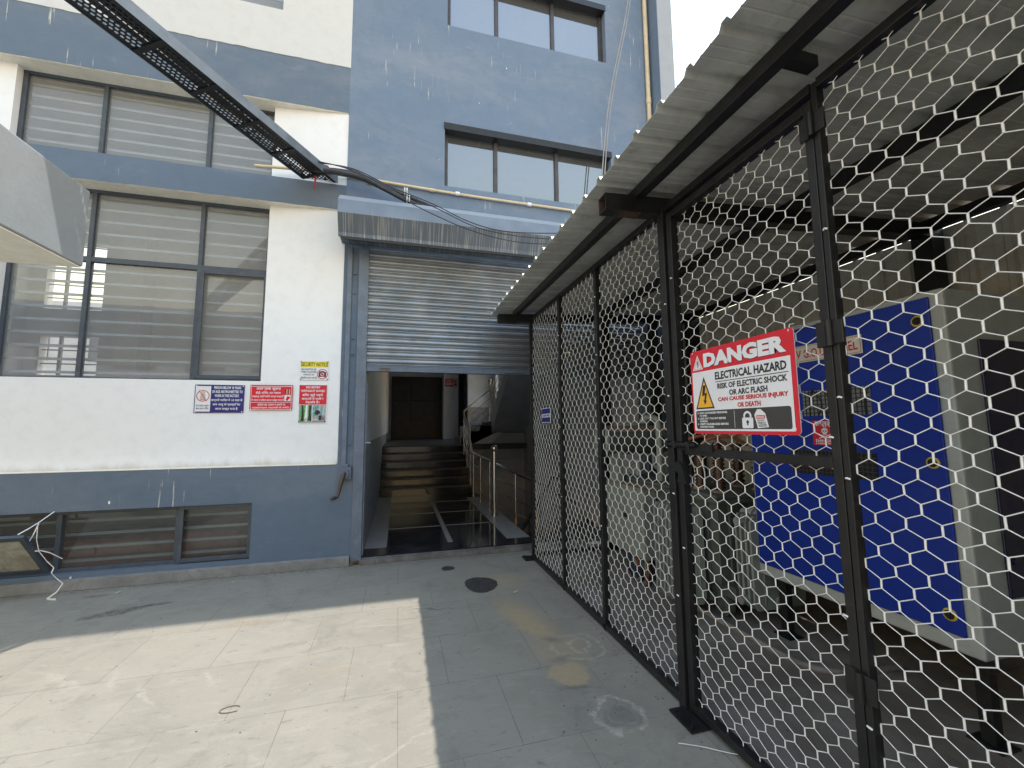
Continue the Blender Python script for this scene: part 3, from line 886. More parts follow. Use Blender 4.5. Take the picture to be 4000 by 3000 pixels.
# ------------------------------------------------------------------ entrance hall
mb = MB()
mb.box(-0.40, 1.80, 5.47, 9.90, -0.05, 0.08)
mb.box(1.80, 3.58, 5.47, 6.00, -0.05, 0.08)
mb.build("hall_floor", GRANB, bld)
mb = MB()
zt = 0.0825
mb.box(-0.395, -0.12, 5.79, 9.88, 0.08, zt)
mb.box(1.47, 1.795, 5.75, 9.3, 0.08, zt)
for y in (6.79, 7.84, 8.96): mb.box(-0.12, 0.655, y - .018, y + .018, 0.08, zt); mb.box(0.745, 1.47, y - .018, y + .018, 0.08, zt)
mb.box(0.665, 0.735, 5.80, 9.75, 0.08, zt)
mb.build("floor_inlay", GRANW, bld)
mb = MB(); mb.box(-0.42, 3.6, 5.40, 5.469, 0.0, 0.055); mb.box(-0.42, 3.6, 5.425, 5.469, 0.055, 0.068)
mb.build("threshold", paint("stone_threshold", (0.14, 0.135, 0.13), 0.6, var=0.3, dirt=(0.05, 0.05, 0.05), dirt_amt=0.6), bld, bev=0.005)
NS = [9.90 + 0.27 * i for i in range(6)]
for i, y in enumerate(NS):
    zt0, zt1 = 0.08 + 0.178 * i, 0.08 + 0.178 * (i + 1)
    mb = MB()
    y1 = NS[i + 1] + 0.02 if i < 5 else 18.0
    mb.box(-0.40, 1.70, y + 0.02, y1 + 0.3 if i < 5 else y1, zt0 - 0.1, zt1 - 0.03)
    mb.box(-0.40, 1.72, y, y1 + 0.02 if i < 5 else y1, zt1 - 0.025, zt1, 1)
    mb.build("stair_step", [GRANB, GRANS], bld)
LZ = 0.08 + 0.178 * 6
mb = MB()
for x0, x1, y, z in ((-0.22, 0.02, 9.912, 0.40), (-0.2, 0.06, 9.91, 0.86)):
    pass
mb.box(1.72, 3.95, 11.6, 18.0, LZ - 0.15, LZ)
mb.build("landing", GRANS, bld)
# walls of the hall
mb = MB(); mb.box(-0.52, -0.40, 5.525, 18.0, 1.42, 4.30); mb.box(-0.52, -0.33, 5.525, 5.53, 1.42, 1.43)
mb.box(1.78, 2.38, 17.3, 18.0, LZ, 4.3)
mb.box(2.60, 3.95, 16.2, 16.4, 2.4, 4.3)
mb.build("hall_wall", HALLW, bld)
mb = MB(); mb.box(-0.52, -0.39, 5.525, 14.5, 0.0, 1.42); mb.box(-0.40, -0.392, 5.53, 5.54, 0.08, 3.9); mb.box(2.60, 3.95, 16.19, 16.4, LZ, 2.4)
mb.build("hall_dado", DADO, bld)
mb = MB(); mb.box(-0.52, 3.95, 18.0, 18.2, 0, 4.6); mb.box(-0.52, 3.95, 5.80, 18.2, 4.30, 4.45)
mb.build("hall_end_wall", HALLG, bld)
mb = MB()
for y0, y1, z0, z1 in ((5.75, 7.4, -2, 4.3), (11.4, 12.6, -2, 4.3), (15.6, 16.2, -2, 4.3), (7.4, 11.4, -2, 3.2), (7.4, 11.4, 4.2, 4.3), (12.6, 15.6, -2, 2.0), (12.6, 15.6, 4.2, 4.3)): mb.box(3.58, 3.68, y0, y1, z0, z1)  # openings line up with the added windows that let light into the hall
mb.box(1.70, 3.58, 11.9, 12.0, -2, LZ + 0.5)
mb.build("stairwell_wall", HALLG, bld)
mb = MB(); mb.box(1.70, 3.58, 11.87, 11.9, 0.70, 0.72); mb.build("dado_line", DADO, bld)
# double door at the end of the landing
mb = MB(); mb.box(-0.30, 1.76, 17.90, 18.0, LZ, 3.75)
dr = mb.build("hall_door", DOORB, bld)
mb = MB()
for x0, x1 in ((-0.24, 0.43), (0.47, 1.70)):
    for z0, z1 in ((LZ + 0.05, 2.70), (2.76, 3.7)):
        mb.box(x0, x1, 17.87, 17.90, z0, z1)
mb.build("door_leaf", DOORB, dr, bev=0.01)
mb = MB(); mb.box(2.38, 2.60, 17.2, 17.3, LZ, 4.3); mb.build("dark_gap", DARKV, bld)  # black panel standing in for the shade inside the gap
# stairs up: short flight to the right, long flight back towards the street
mb = MB()
for i in range(3): mb.box(1.72 + 0.27 * i, 2.62, 11.9, 13.2, LZ + 0.178 * i, LZ + 0.178 * (i + 1), 0)
mb.box(2.58, 3.58, 11.87, 13.2, LZ + 0.3, LZ + 0.62)
mb.build("short_flight", GRANS, bld)
mb = MB()
n = 12; zz = LZ + 0.62; yy = 12.3; prof = []
for i in range(n):
    prof += [(yy - 0.26 * i, zz + 0.165 * i), (yy - 0.26 * i, zz + 0.165 * (i + 1))]
prof += [(yy - 0.26 * n, zz + 0.165 * n), (yy - 0.26 * n, zz + 0.165 * n - 0.30), (11.87, 1.47)]
mb.prism(prof, 'X', 2.60, 3.57)
mb.build("upper_flight", HALLG, bld)
mb = MB()
mb.prism([(1.72, 0.35), (1.72, LZ - 0.15), (2.75, 1.46), (2.9, 1.46)], 'Y', 11.80, 11.868)
mb.build("stair_stringer", HALLW, bld)
# flight down to the basement along the right-hand wall
mb = MB()
for i in range(9): mb.box(1.82, 3.57, 7.4 + 0.28 * i, 7.4 + 0.28 * (i + 1), -1.8, 0.0 - 0.18 * (i + 1))
mb.box(1.82, 3.57, 6.0, 7.4, -2.0, -1.9)
mb.build("basement_flight", GRANS, bld)
# stainless railing with ball-topped newel
rl = MB(); rl.cyl((1.637, 7.27, 0.08), (1.637, 7.27, 1.17), 0.036, 16)
rail = rl.build("stair_railing", STEEL, bld)
rl = MB(); rl.ball((1.637, 7.27, 1.235), 0.062, n=18, m=10); rl.tube([(1.637, 7.27, 1.165), (1.637, 7.27, 1.18)], 0.05, 16); rl.cyl((1.637, 7.27, 0.081), (1.637, 7.27, 0.10), 0.06, 16)
rl.build("newel_ball", STEEL, rail)
rl = MB()
rl.tube([(1.637, 7.27, 0.985), (1.66, 9.62, 1.03), (1.66, 11.10, 2.03), (2.60, 12.0, 2.72), (2.60, 9.2, 4.2)], 0.026, 10)
rl.tube([(1.637, 7.27, 0.97), (2.45, 7.27, 0.60), (3.2, 7.27, 0.2)], 0.026, 10)
rl.build("handrail", STEEL, rail)
for y, z0, z1 in ((7.78, 0.08, 0.98), (8.69, 0.08, 1.0), (9.55, 0.08, 1.01), (9.99, 0.25, 1.26), (10.5, 0.55, 1.60), (11.0, 0.92, 1.95)):
    rl = MB(); rl.cyl((1.665, y, z0), (1.665, y, z1), 0.015, 8); rl.cyl((1.665, y, z0), (1.665, y, z0 + 0.015), 0.035, 10)
    rl.build("baluster", STEEL, rail)
for x, z0, z1 in ((2.41, -0.25, 0.6), (2.02, -0.3, 0.78)):
    rl = MB(); rl.cyl((x, 7.27, z0), (x, 7.27, z1), 0.015, 8); rl.build("baluster", STEEL, rail)
rl = MB(); rl.cyl((1.95, 11.7, LZ), (1.95, 11.7, 2.1), 0.02, 8); rl.build("baluster", STEEL, rail)
rl = MB(); rl.cyl((2.60, 12.1, 1.8), (2.60, 12.1, 2.95), 0.032, 10); rl.ball((2.60, 12.1, 3.0), 0.055, n=10, m=6); rl.build("baluster", STEEL, rail)
for i in range(5):
    y = 11.9 - 0.5 * i; z = 2.0 + 0.317 * i
    rl = MB(); rl.cyl((2.60, y, z), (2.60, y, z + 0.85), 0.016, 6); rl.build("baluster", STEEL, rail)
rl = MB()
for d in (0.25, 0.48, 0.71):
    rl.tube([(1.637, 7.27, 0.985 - d), (1.66, 9.62, 1.03 - d), (1.66, 11.10, 2.03 - d)], 0.009, 6)
    rl.tube([(1.637, 7.27, 0.985 - d), (2.45, 7.27, 0.60 - d), (3.2, 7.27, 0.2 - d)], 0.009, 6)
    rl.tube([(1.66, 11.10, 2.03 - d), (2.60, 12.0, 2.72 - d), (2.60, 9.2, 4.2 - d)], 0.009, 6)
rl.build("rail_bar", STEEL, rail)
rl = MB(); rl.tube([(1.86, 6.9, -0.35), (2.6, 6.9, 0.75), (2.6, 6.6, 0.75)], 0.03, 8)
for k in range(3): rl.cyl((1.95 + 0.2 * k, 6.9, -1.0), (1.95 + 0.2 * k, 6.9, -0.22 + 0.3 * k), 0.014, 6)
rl.build("lower_handrail", BLACK, rail)

# ------------------------------------------------------------------ concrete canopy on the left
can = MB()
can.box(-5.4, -2.35, 1.9, 3.83, 2.846, 3.455)
cn = can.build("concrete_canopy", CANOPY, label="grey concrete canopy slab with a cream underside", cat="canopy", bev=0.012, origin=(-4.4, 2.0, 2.846))
can = MB(); can.box(-5.39, -2.36, 1.91, 3.82, 2.838, 2.8455); can.build("soffit", CREAM, cn)
can = MB(); can.box(-5.3, -5.0, 2.7, 3.0, 0, 2.838); can.build("column", CANOPY, cn)

# ------------------------------------------------------------------ perforated cable tray
tdir = Vector((1.218, 2.015, 0)).normalized()
tper = Vector((tdir.y, -tdir.x, 0))
T0 = Vector((-1.21, 5.44, 4.72))
TW, TL = 0.347, 7.5
tray = thing("cable_tray", T0, "black perforated steel cable tray slanting overhead to the wall", "cable tray")
def tp(a, b, c): return T0 - tdir * a + tper * b + Vector((0, 0, c))
mb = MB()
px = 0.038
na = int(TL / px)
NB = 9
for i in range(-6, na):
    for j in range(NB):
        a0, a1, b0, b1 = i * px, (i + 1) * px, j * TW / NB, (j + 1) * TW / NB
        sh = 0.5 * px if j % 2 else 0.0
        a0 += sh; a1 += sh
        if tp(a0, b0, 0).y > 5.449: continue
        sec_ = (i % 12)
        hole = 0 < j < NB - 1 and sec_ not in (0,) and hsh(i, j, 4) > 0.05
        if not hole:
            mb.quad(tp(a0, b0, 0), tp(a1, b0, 0), tp(a1, b1, 0), tp(a0, b1, 0))
        else:
            ca, cb = (a0 + a1) / 2, (b0 + b1) / 2
            ra, rb = 0.0135, 0.0115
            inner = [tp(ca + ra * cos(t * pi / 4), cb + rb * sin(t * pi / 4), 0) for t in range(8)]
            outer = [tp(a1, cb, 0), tp(a1, b1, 0), tp(ca, b1, 0), tp(a0, b1, 0), tp(a0, cb, 0), tp(a0, b0, 0), tp(ca, b0, 0), tp(a1, b0, 0)]
            mb.add(inner + outer, [(t, (t + 1) % 8, 8 + (t + 1) % 8, 8 + t) for t in range(8)])
mb.build("tray_floor", BLACK, tray)
mb = MB()
for b0 in (0.0, TW):
    o = 0.003 if b0 else -0.003
    vs = [tp(a, b0 + d, c) for a in (-0.20 if b0 else 0.0, TL) for d in (0, o) for c in (-0.008, 0.095)]
    mb.add(vs, [(0, 1, 3, 2), (4, 6, 7, 5), (0, 4, 5, 1), (2, 3, 7, 6), (1, 5, 7, 3), (0, 2, 6, 4)])
mb.build("side_rail", paint("tray_side_paint", (0.11, 0.135, 0.165), 0.4, var=0.15, dirt=(0.25, 0.25, 0.25), dirt_amt=0.2), tray)
for i in range(0, na, 12):
    mb = MB()
    a = i * px + px * 0.75
    vs = [tp(a + d, b_, c) for d in (-0.022, 0.022) for b_ in (0.004, TW - 0.004) for c in (-0.012, -0.002)]
    mb.add(vs, [(0, 1, 3, 2), (4, 6, 7, 5), (0, 4, 5, 1), (2, 3, 7, 6), (1, 5, 7, 3), (0, 2, 6, 4)])
    mb.build("cross_strap", BLACK, tray)
mb = MB(); mb.tube([(-1.05, 5.32, 4.72), (-1.045, 5.32, 4.60), (-1.055, 5.32, 4.55)], 0.012, 6)
mb.build("red_cable_end", paint("red_sheath", (0.35, 0.03, 0.03), 0.5), label="short red cable end hanging below the cable tray", cat="cable")
# cables in the tray
mb = MB()
for off, rz in ((0.165, 0.02), (0.21, 0.022), (0.262, 0.02), (0.305, 0.015)):
    mb.tube([tp(a * 0.5, off + 0.012 * sin(a * 1.3 + off * 40), rz + 0.004) for a in range(0, 15)], rz, 8)
mb.build("tray_cable", RUBBER, label="bundle of black cables lying in the perforated tray", cat="cables")

# ------------------------------------------------------------------ cables, conduit and pipes on the facade
CAB = "thick black cables arching over the hood"
for i, pts in enumerate(([(-1.05, 5.30, 4.76), (-0.83, 5.28, 4.79), (-0.55, 5.28, 4.775), (-0.25, 5.28, 4.68), (0.08, 5.27, 4.56), (0.38, 5.27, 4.46), (0.75, 5.30, 4.42), (1.2, 5.38, 4.42)],
                         [(-1.05, 5.25, 4.74), (-0.80, 5.22, 4.735), (-0.50, 5.21, 4.70), (-0.22, 5.20, 4.59), (0.05, 5.20, 4.475), (0.3, 5.22, 4.42), (0.7, 5.27, 4.415)])):
    mb = MB(); mb.tube(smooth_path(pts, 8), 0.031, 10)
    mb.build("power_cable", RUBBER, label=("upper of two thick black cables arching from the tray" if i == 0 else "lower thick black cable resting on the shutter hood"), cat="cable", group=CAB)
for (x, y, z) in ((0.02, 5.21, 4.585), (0.05, 5.21, 4.49)):
    mb = MB()
    for d in (0, 0.028):
        mb.tube([(x + d + 0.0, y + 0.08 * cos(a), z + 0.045 * sin(a)) for a in [pi * k / 6 + pi / 2 for k in range(13)]], 0.008, 6)
    mb.build("cable_tie", WHITEPL, label=("white ties round the upper thick cable" if z > 4.5 else "white ties round the lower thick cable"), cat="cable tie", group="white cable ties on the black cables")
WL = ["thin black wire sagging lowest across the shutter hood", "thin black wire sagging in the middle across the hood", "thin black wire sagging highest across the hood"]
for i, pts in enumerate(([(-1.02, 5.15, 4.80), (-0.62, 5.0, 4.66), (-0.22, 4.93, 4.44), (0.3, 4.9, 4.20), (0.82, 4.88, 4.02), (1.35, 4.86, 3.93), (1.85, 4.86, 3.95), (2.4, 4.9, 4.05)],
                         [(-1.02, 5.15, 4.79), (-0.60, 5.02, 4.68), (-0.15, 4.95, 4.46), (0.35, 4.92, 4.29), (0.85, 4.9, 4.09), (1.3, 4.88, 4.02), (1.9, 4.88, 4.03), (2.4, 4.9, 4.1)],
                         [(-1.0, 5.18, 4.80), (-0.58, 5.04, 4.70), (-0.12, 4.97, 4.49), (0.36, 4.94, 4.33), (0.80, 4.92, 4.15), (1.25, 4.9, 4.07), (1.9, 4.88, 4.11), (2.4, 4.9, 4.2)])):
    mb = MB(); mb.tube(smooth_path(pts, 8), 0.006, 6)
    mb.build("thin_wire", RUBBER, label=WL[i], cat="wire", group="thin wires over the shutter hood")
mb = MB(); mb.tube(smooth_path([(-1.75, 5.43, 4.80), (-0.95, 5.42, 4.83), (0.7, 5.42, 4.785), (2.0, 5.42, 4.775), (3.75, 5.42, 4.77)], 8), 0.0185, 10)
con = mb.build("conduit_pipe", BEIGE, label="cream plastic conduit running level below the lower window", cat="conduit", origin=(0.7, 5.42, 4.77))
for x in (-0.42, 0.38, 0.72, 1.75, 2.7):
    mb = MB(); mb.tube([(x - 0.028, 5.42, 4.79 if x < 1 else 4.776), (x + 0.028, 5.42, 4.79 if x < 1 else 4.776)], 0.024 if x in (-0.42, 0.38) else 0.027, 10)
    mb.build("clip", BEIGE if x in (-0.42, 0.38) else WHITEPL, con)
mb = MB(); mb.cyl((3.79, 5.415, 4.6), (3.79, 5.415, 10), 0.034, 12); mb.cyl((3.79, 5.415, 6.75), (3.79, 5.415, 6.85), 0.042, 12)
mb.build("vertical_conduit", BEIGE, label="cream vertical conduit beside the corner pier", cat="conduit")
for i, (xa, xb) in enumerate(((3.52, 2.80), (3.48, 2.76))):
    mb = MB(); mb.tube(smooth_path([(xa + 0.06, 5.30, 9.6), (xa - 0.08, 5.30, 8.3), (xb + 0.22, 5.28, 6.4), (xb, 5.26, 4.5), (xb - 0.1, 5.2, 3.5)], 8), 0.009, 6)
    mb.build("hanging_wire", paint("grey_drop_wire", (0.28, 0.28, 0.29), 0.5), label="grey drop wire hanging nearer the corner pier" if i == 0 else "grey drop wire hanging nearer the three pane windows", cat="wire", group="grey drop wires at the right of the facade")

mb = MB(); mb.cyl((-0.93, 5.455, 4.85), (-0.95, 5.37, 4.85), 0.055, 14); mb.build("pipe_sleeve", paint("terracotta_sleeve", (0.16, 0.075, 0.05), 0.8), label="short brown pipe sleeve in the wall where the tray ends", cat="pipe")
# plastic strap tied to the open sash
mb = MB()
def strap(pts, wd):
    for i in range(len(pts) - 1):
        a, b_ = Vector(pts[i]), Vector(pts[i + 1])
        n = (b_ - a).cross(Vector((0.3, 1, 0.2))).normalized() * wd * 0.6 * (0.6 + 0.6 * hsh(i, wd))
        e = Vector((0, 0.0015, 0))
        vs = [a - n, a + n, b_ + n, b_ - n]
        vs = vs + [q + e for q in vs]
        mb.add(vs, [(0, 1, 2, 3), (7, 6, 5, 4), (0, 4, 5, 1), (1, 5, 6, 2), (2, 6, 7, 3), (3, 7, 4, 0)])
strap([(-3.36, 5.42, 0.79), (-3.40, 5.30, 0.71), (-3.43, 5.24, 0.67), (-3.46, 5.16, 0.63)], 0.010)
strap([(-3.40, 5.30, 0.70), (-3.42, 5.28, 0.60), (-3.45, 5.27, 0.52), (-3.40, 5.26, 0.445), (-3.34, 5.27, 0.445), (-3.27, 5.27, 0.42), (-3.17, 5.28, 0.35)], 0.009)
strap([(-3.40, 5.29, 0.69), (-3.385, 5.27, 0.55), (-3.35, 5.26, 0.44), (-3.27, 5.25, 0.34), (-3.215, 5.25, 0.28), (-3.23, 5.25, 0.23), (-3.18, 5.24, 0.18), (-3.12, 5.23, 0.13), (-3.15, 5.21, 0.06), (-3.21, 5.20, 0.012)], 0.008)
strap([(-3.21, 5.19, 0.012), (-3.15, 5.17, 0.008), (-3.12, 5.16, 0.01)], 0.018)
mb.build("plastic_strap", WHITEPL, label="white plastic strap dangling from the tilted basement sash", cat="strap")

# ------------------------------------------------------------------ block across the yard, seen only in the window panes
ob = thing("office_building", (-9, -10, 0), "pale block across the yard mirrored in the window panes", "building")
mb = MB(); OW = [(-17 + 2.6 * i, -15.4 + 2.6 * i, 1.2 + 3.0 * j, 2.9 + 3.0 * j) for i in range(5) for j in range(2)]
holed(mb, -18, -4.0, 0, 7.0, OW, -10.3, -10.0); mb.box(-18, -4, -16, -10.3, 6.7, 7.0); mb.box(-18, -4, -16.2, -16, 0, 6.7)
mb.build("wall", ROOMW, ob)
mb = MB()
for (a, b_, c_, d_) in OW: mb.box(a, b_, -10.12, -10.1, c_, d_)
mb.build("window_pane", INK, ob)

nb = thing("warehouse", (-14, 23, 0), "cream warehouse glimpsed through the far windows of the hall", "building")
mb = MB(); mb.box(-34, -7.5, 22, 30, 0, 7.2); mb.build("wall", WHITE_UP, nb)
mb = MB()
for i in range(8): mb.box(-31 + 3 * i, -29.4 + 3 * i, 21.96, 22, 4.6, 5.8); mb.box(-31 + 3 * i, -29.4 + 3 * i, 21.96, 22, 1.6, 2.8)
mb.build("window_pane", FRAME, nb)

# ------------------------------------------------------------------ metal shed over the switchgear yard
SH0, SH1 = -3.6, 5.33
def roof_z(x): return 3.085 + (x - 1.15) * 0.055
shed = thing("metal_shed", (2.9, 2.0, 0), "black steel lean-to shed roofed with ribbed grey sheet", "shed")
mb = MB()
prof = []
y = 1.984 - 0.2065 * 27
while y < SH1:
    for dy, dz in ((-0.034, 0.0), (-0.016, 0.030), (0.012, 0.030), (0.028, 0.0), (0.066, 0.0), (0.073, 0.004), (0.08, 0.0), (0.118, 0.0), (0.125, 0.004), (0.132, 0.0)):
        if y + dy < SH1: prof.append((y + dy, dz))
    y += 0.2065
xs = [1.15, 1.6, 2.2, 2.8, 3.4, 4.26]
n = len(prof); vs = []
for x in xs: vs += [(x + (0.006 * (hsh(int(p[0] * 3.1), 2) - 0.5) if x == 1.15 else 0), p[0], roof_z(x) + p[1]) for p in prof]
mb.add(vs, [(i * n + j, i * n + j + 1, (i + 1) * n + j + 1, (i + 1) * n + j) for i in range(len(xs) - 1) for j in range(n - 1)])
ro = mb.build("roof_sheet", GALV, shed, recalc=False)
md = ro.modifiers.new("gauge", 'SOLIDIFY'); md.thickness = 0.002; md.offset = 1
# longitudinal purlins, cross rafters, posts
for x in (1.435, 2.64, 4.12):
    mb = MB(); z = roof_z(x) - 0.004
    mb.box(x - 0.03, x + 0.03 if x < 2 else x + 0.04, SH0, 5.20 if x > 2 else 5.12, z - (0.070 if x < 2 else 0.095), z - 0.002)
    mb.build("purlin", BLACK, shed, bev=0.003)
mb = MB(); mb.box(1.465, 1.60, 1.155, 1.205, 3.03, 3.08); mb.build("tie_bar", BLACK, shed, bev=0.003)
for yy in (2.24, 5.08, -0.9):
    mb = MB(); s0, s1 = 1.20, 4.2
    vs = []
    wy = 0.045
    # hollow square rafter rising with the roof
    for x in (s0, s1):
        z = roof_z(x) - 0.055
        hh = 0.105
        vs += [(x, yy - wy, z - hh), (x, yy + wy, z - hh), (x, yy + wy, z), (x, yy - wy, z)]
    mb.add(vs, [(0, 1, 5, 4), (1, 2, 6, 5), (2, 3, 7, 6), (3, 0, 4, 7), (4, 5, 6, 7)])
    iv = [(s0, yy - wy + .006, vs[0][2] + .006), (s0, yy + wy - .006, vs[0][2] + .006), (s0, yy + wy - .006, vs[2][2] - .006), (s0, yy - wy + .006, vs[2][2] - .006)]
    dv = [(p[0] + 0.25, p[1], p[2]) for p in iv]
    mb.add(vs[:4] + iv, [(i, (i + 1) % 4, 4 + (i + 1) % 4, 4 + i) for i in range(4)])
    mb.add(iv + dv, [(i, (i + 1) % 4, 4 + (i + 1) % 4, 4 + i) for i in range(4)], 1)
    mb.add(dv, [(0, 1, 2, 3)], 1)
    mb.build("rafter", [BLACK, RUSTD], shed, recalc=False)
for (x, yy, zt) in ((4.12, 2.26, 3.12), (4.12, 5.1, 3.12), (4.12, -0.9, 3.12), (2.70, 5.1, 3.05), (3.46, 5.1, 3.08)):
    mb = MB(); wd = 0.05 if x < 4 else 0.07
    mb.box(x - wd, x + wd, yy - wd, yy + wd, 0.0, zt); mb.build("post", BLACK, shed, bev=0.003)
# ribbed back wall
mb = MB(); prof = []
y = SH0
while y < 5.2:
    for dy, dx in ((0.0, 0.0), (0.05, 0.0), (0.065, -0.022), (0.10, -0.022), (0.115, 0.0), (0.16, 0.0), (0.166, -0.004), (0.172, 0.0)):
        prof.append((4.24 + dx, y + dy))
    y += 0.2065
n = len(prof)
mb.add([(p[0], p[1], z) for z in (0.03, 3.175) for p in prof], [(j, j + 1, n + j + 1, n + j) for j in range(n - 1)])
mb.build("back_sheet", GALV_D, shed, recalc=False)
mb = MB(); mb.box(4.16, 4.21, SH0, 5.1, 1.5, 1.56); mb.build("girt", BLACK, shed)
mb = MB(); mb.box(1.66, 4.2, -0.62, -0.60, 0.02, 3.05); mb.build("added_shade_sheet", GALV_D, shed)  # unseen partition, added to keep light off the cabinet's side face

# ------------------------------------------------------------------ hexagonal mesh: fence, gate, end panel
HW, HR, HS = 0.0955, 0.0554, 0.0316     # cell width, row pitch, length of the twisted strand
def hex_mesh(name, parent, axis, c0, t0, t1, z0, z1, seed=0, th=1.0, m_=None):
    mb = MB()
    nrow = int((z1 - z0) / HR) + 2
    ncol = int((t1 - t0) / HW) + 2
    def jit(i, j, e):
        a = (hsh(i + seed, j * 1.7, 0) - 0.5) * 0.005 + (hsh(i + seed, j * 1.7, e) - 0.5) * 0.002; b_ = (hsh(i * 2.3, j + seed, e + 5) - 0.5) * 0.003
        return a, b_
    def node(i, j, e):
        t = t0 + (i + (0.5 if j % 2 else 0)) * HW
        z = z0 + j * HR + (HS / 2 if e else -HS / 2)
        a, b_ = jit(i, j, e)
        t += a; z += b_
        sag = 0.010 * sin(t * 3.1 + seed) * sin(z * 2.7 + seed * 2)
        return Vector((c0 + sag, t, z)) if axis == 'X' else Vector((t, c0 + sag, z))
    def inside(p):
        t = p.y if axis == 'X' else p.x
        return t0 - 0.004 <= t <= t1 + 0.004 and z0 - 0.004 <= p.z <= z1 + 0.004
    side = Vector((0, 1, 0)) if axis == 'X' else Vector((1, 0, 0))
    nrm = Vector((1, 0, 0)) if axis == 'X' else Vector((0, 1, 0))
    def clip(a, b_):
        if inside(a) and inside(b_): return a, b_
        if not inside(a) and not inside(b_): return None
        if not inside(a): a, b_ = b_, a
        lo, hi = 0.0, 1.0
        for _ in range(7):
            m_ = (lo + hi) / 2
            if inside(a.lerp(b_, m_)): lo = m_
            else: hi = m_
        return a, a.lerp(b_, lo)
    def seg(a, b_, hw_, ht):
        q = clip(a, b_)
        if q is None: return
        a, b_ = q
        d = (b_ - a)
        if d.length < 0.002: return
        d.normalize()
        s_ = d.cross(nrm).normalized() * hw_
        n_ = nrm * ht
        vs = [a - s_, a + n_, a + s_, a - n_, b_ - s_, b_ + n_, b_ + s_, b_ - n_]
        mb.add(vs, [(0, 1, 5, 4), (1, 2, 6, 5), (2, 3, 7, 6), (3, 0, 4, 7)], 0, True)
    for j in range(nrow):
        for i in range(-1, ncol):
            bt, tpn = node(i, j, 0), node(i, j, 1)
            seg(bt, tpn, 0.0039 * th, 0.0030 * th)
            if j + 1 < nrow:
                if j % 2: l, r_ = node(i, j + 1, 0), node(i + 1, j + 1, 0)
                else: l, r_ = node(i - 1, j + 1, 0), node(i, j + 1, 0)
                seg(tpn, l, 0.0019 * th, 0.0019 * th); seg(tpn, r_, 0.0019 * th, 0.0019 * th)
    return mb.build(name, m_ or WIRE, parent, recalc=False)

def bar(mb, y0, y1, z0, z1, x0=1.60, x1=1.65, mi=0): mb.box(x0, x1, y0, y1, z0, z1, mi)
fence = thing("mesh_fence", (1.625, 3.6, 0), "black framed hexagonal mesh fence of three panels between gate and building", "fence")
for (a, b_) in ((5.00, 5.05), (4.01, 4.05), (3.155, 3.195)):
    mb = MB(); bar(mb, a, b_, 0.0, 2.955); mb.build("post", BLACK, fence, bev=0.003)
mb = MB(); bar(mb, 2.178, 2.238, 0.0, 2.985, 1.585, 1.65); mb.build("post", BLACK, fence, bev=0.003)
mb = MB(); bar(mb, 2.24, 5.05, 2.956, 2.996); mb.build("top_rail", BLACK, fence, bev=0.003)
mb = MB(); bar(mb, 2.24, 4.999, 0.012, 0.052); mb.build("bottom_rail", BLACK, fence, bev=0.003)
for i, (a, b_) in enumerate(((4.05, 5.00), (3.195, 4.01), (2.238, 3.155))):
    hex_mesh("hex_mesh", fence, 'X', 1.632, a, b_, 0.052, 2.955, 3.3 * i + 1)
for (y, s_) in ((5.06, 0.085), (2.12, 0.095)):
    mb = MB(); mb.box(1.50, 1.68, y - s_, y + s_, 0.004, 0.016)
    for dx in (1.525, 1.655):
        for dy in (-s_ * 0.7, s_ * 0.7): mb.cyl((dx, y + dy, 0.016), (dx, y + dy, 0.028), 0.011, 6)
    mb.build("base_plate", BLACK, fence, bev=0.002)

gate = thing("mesh_gate", (1.625, 1.69, 0.02), "black framed hexagonal mesh gate carrying the danger sign", "gate")
mb = MB(); bar(mb, 2.122, 2.17, 0.03, 2.925); mb.build("gate_stile", BLACK, gate, bev=0.003)
mb = MB(); bar(mb, 1.204, 1.24, 0.03, 2.925); mb.build("gate_stile", BLACK, gate, bev=0.003)
mb = MB(); bar(mb, 1.24, 2.122, 2.885, 2.925); mb.build("gate_rail", BLACK, gate, bev=0.003)
mb = MB(); bar(mb, 1.24, 2.122, 1.435, 1.475); mb.build("gate_rail", BLACK, gate, bev=0.003)
mb = MB(); bar(mb, 1.24, 2.122, 0.03, 0.07); mb.build("gate_rail", BLACK, gate, bev=0.003)
hex_mesh("hex_mesh", gate, 'X', 1.636, 1.24, 2.122, 1.475, 2.885, 11.2)
hex_mesh("hex_mesh", gate, 'X', 1.636, 1.24, 2.122, 0.07, 1.435, 14.7)
for z in (2.81, 1.95, 0.68):
    mb = MB(); mb.box(1.590, 1.60, 1.207, 1.255, z - 0.05, z + 0.05); mb.box(1.590, 1.60, 1.150, 1.193, z - 0.045, z + 0.045); mb.cyl((1.587, 1.20, z - 0.05), (1.587, 1.20, z + 0.05), 0.013, 10)
    mb.build("hinge", BLACK, gate, bev=0.003)
mb = MB(); mb.cyl((1.575, 2.235, 1.492), (1.575, 1.97, 1.492), 0.0125, 10)
for yy in (2.215, 2.14, 2.02): mb.box(1.562, 1.60, yy - 0.012, yy + 0.012, 1.474, 1.51)
mb.box(1.584, 1.60, 1.86, 2.02, 1.462, 1.50)
lb = mb.build("slide_bolt", BLACK, gate)
mb = MB(); mb.box(1.586, 1.60, 2.10, 2.135, 1.27, 1.46); mb.cyl((1.576, 2.135, 1.36), (1.592, 2.135, 1.36), 0.034, 16); mb.prism([(2.06, 1.275), (2.14, 1.275), (2.12, 1.34), (2.09, 1.36)], 'X', 1.57, 1.59)
mb.build("hasp", BLACK, gate)

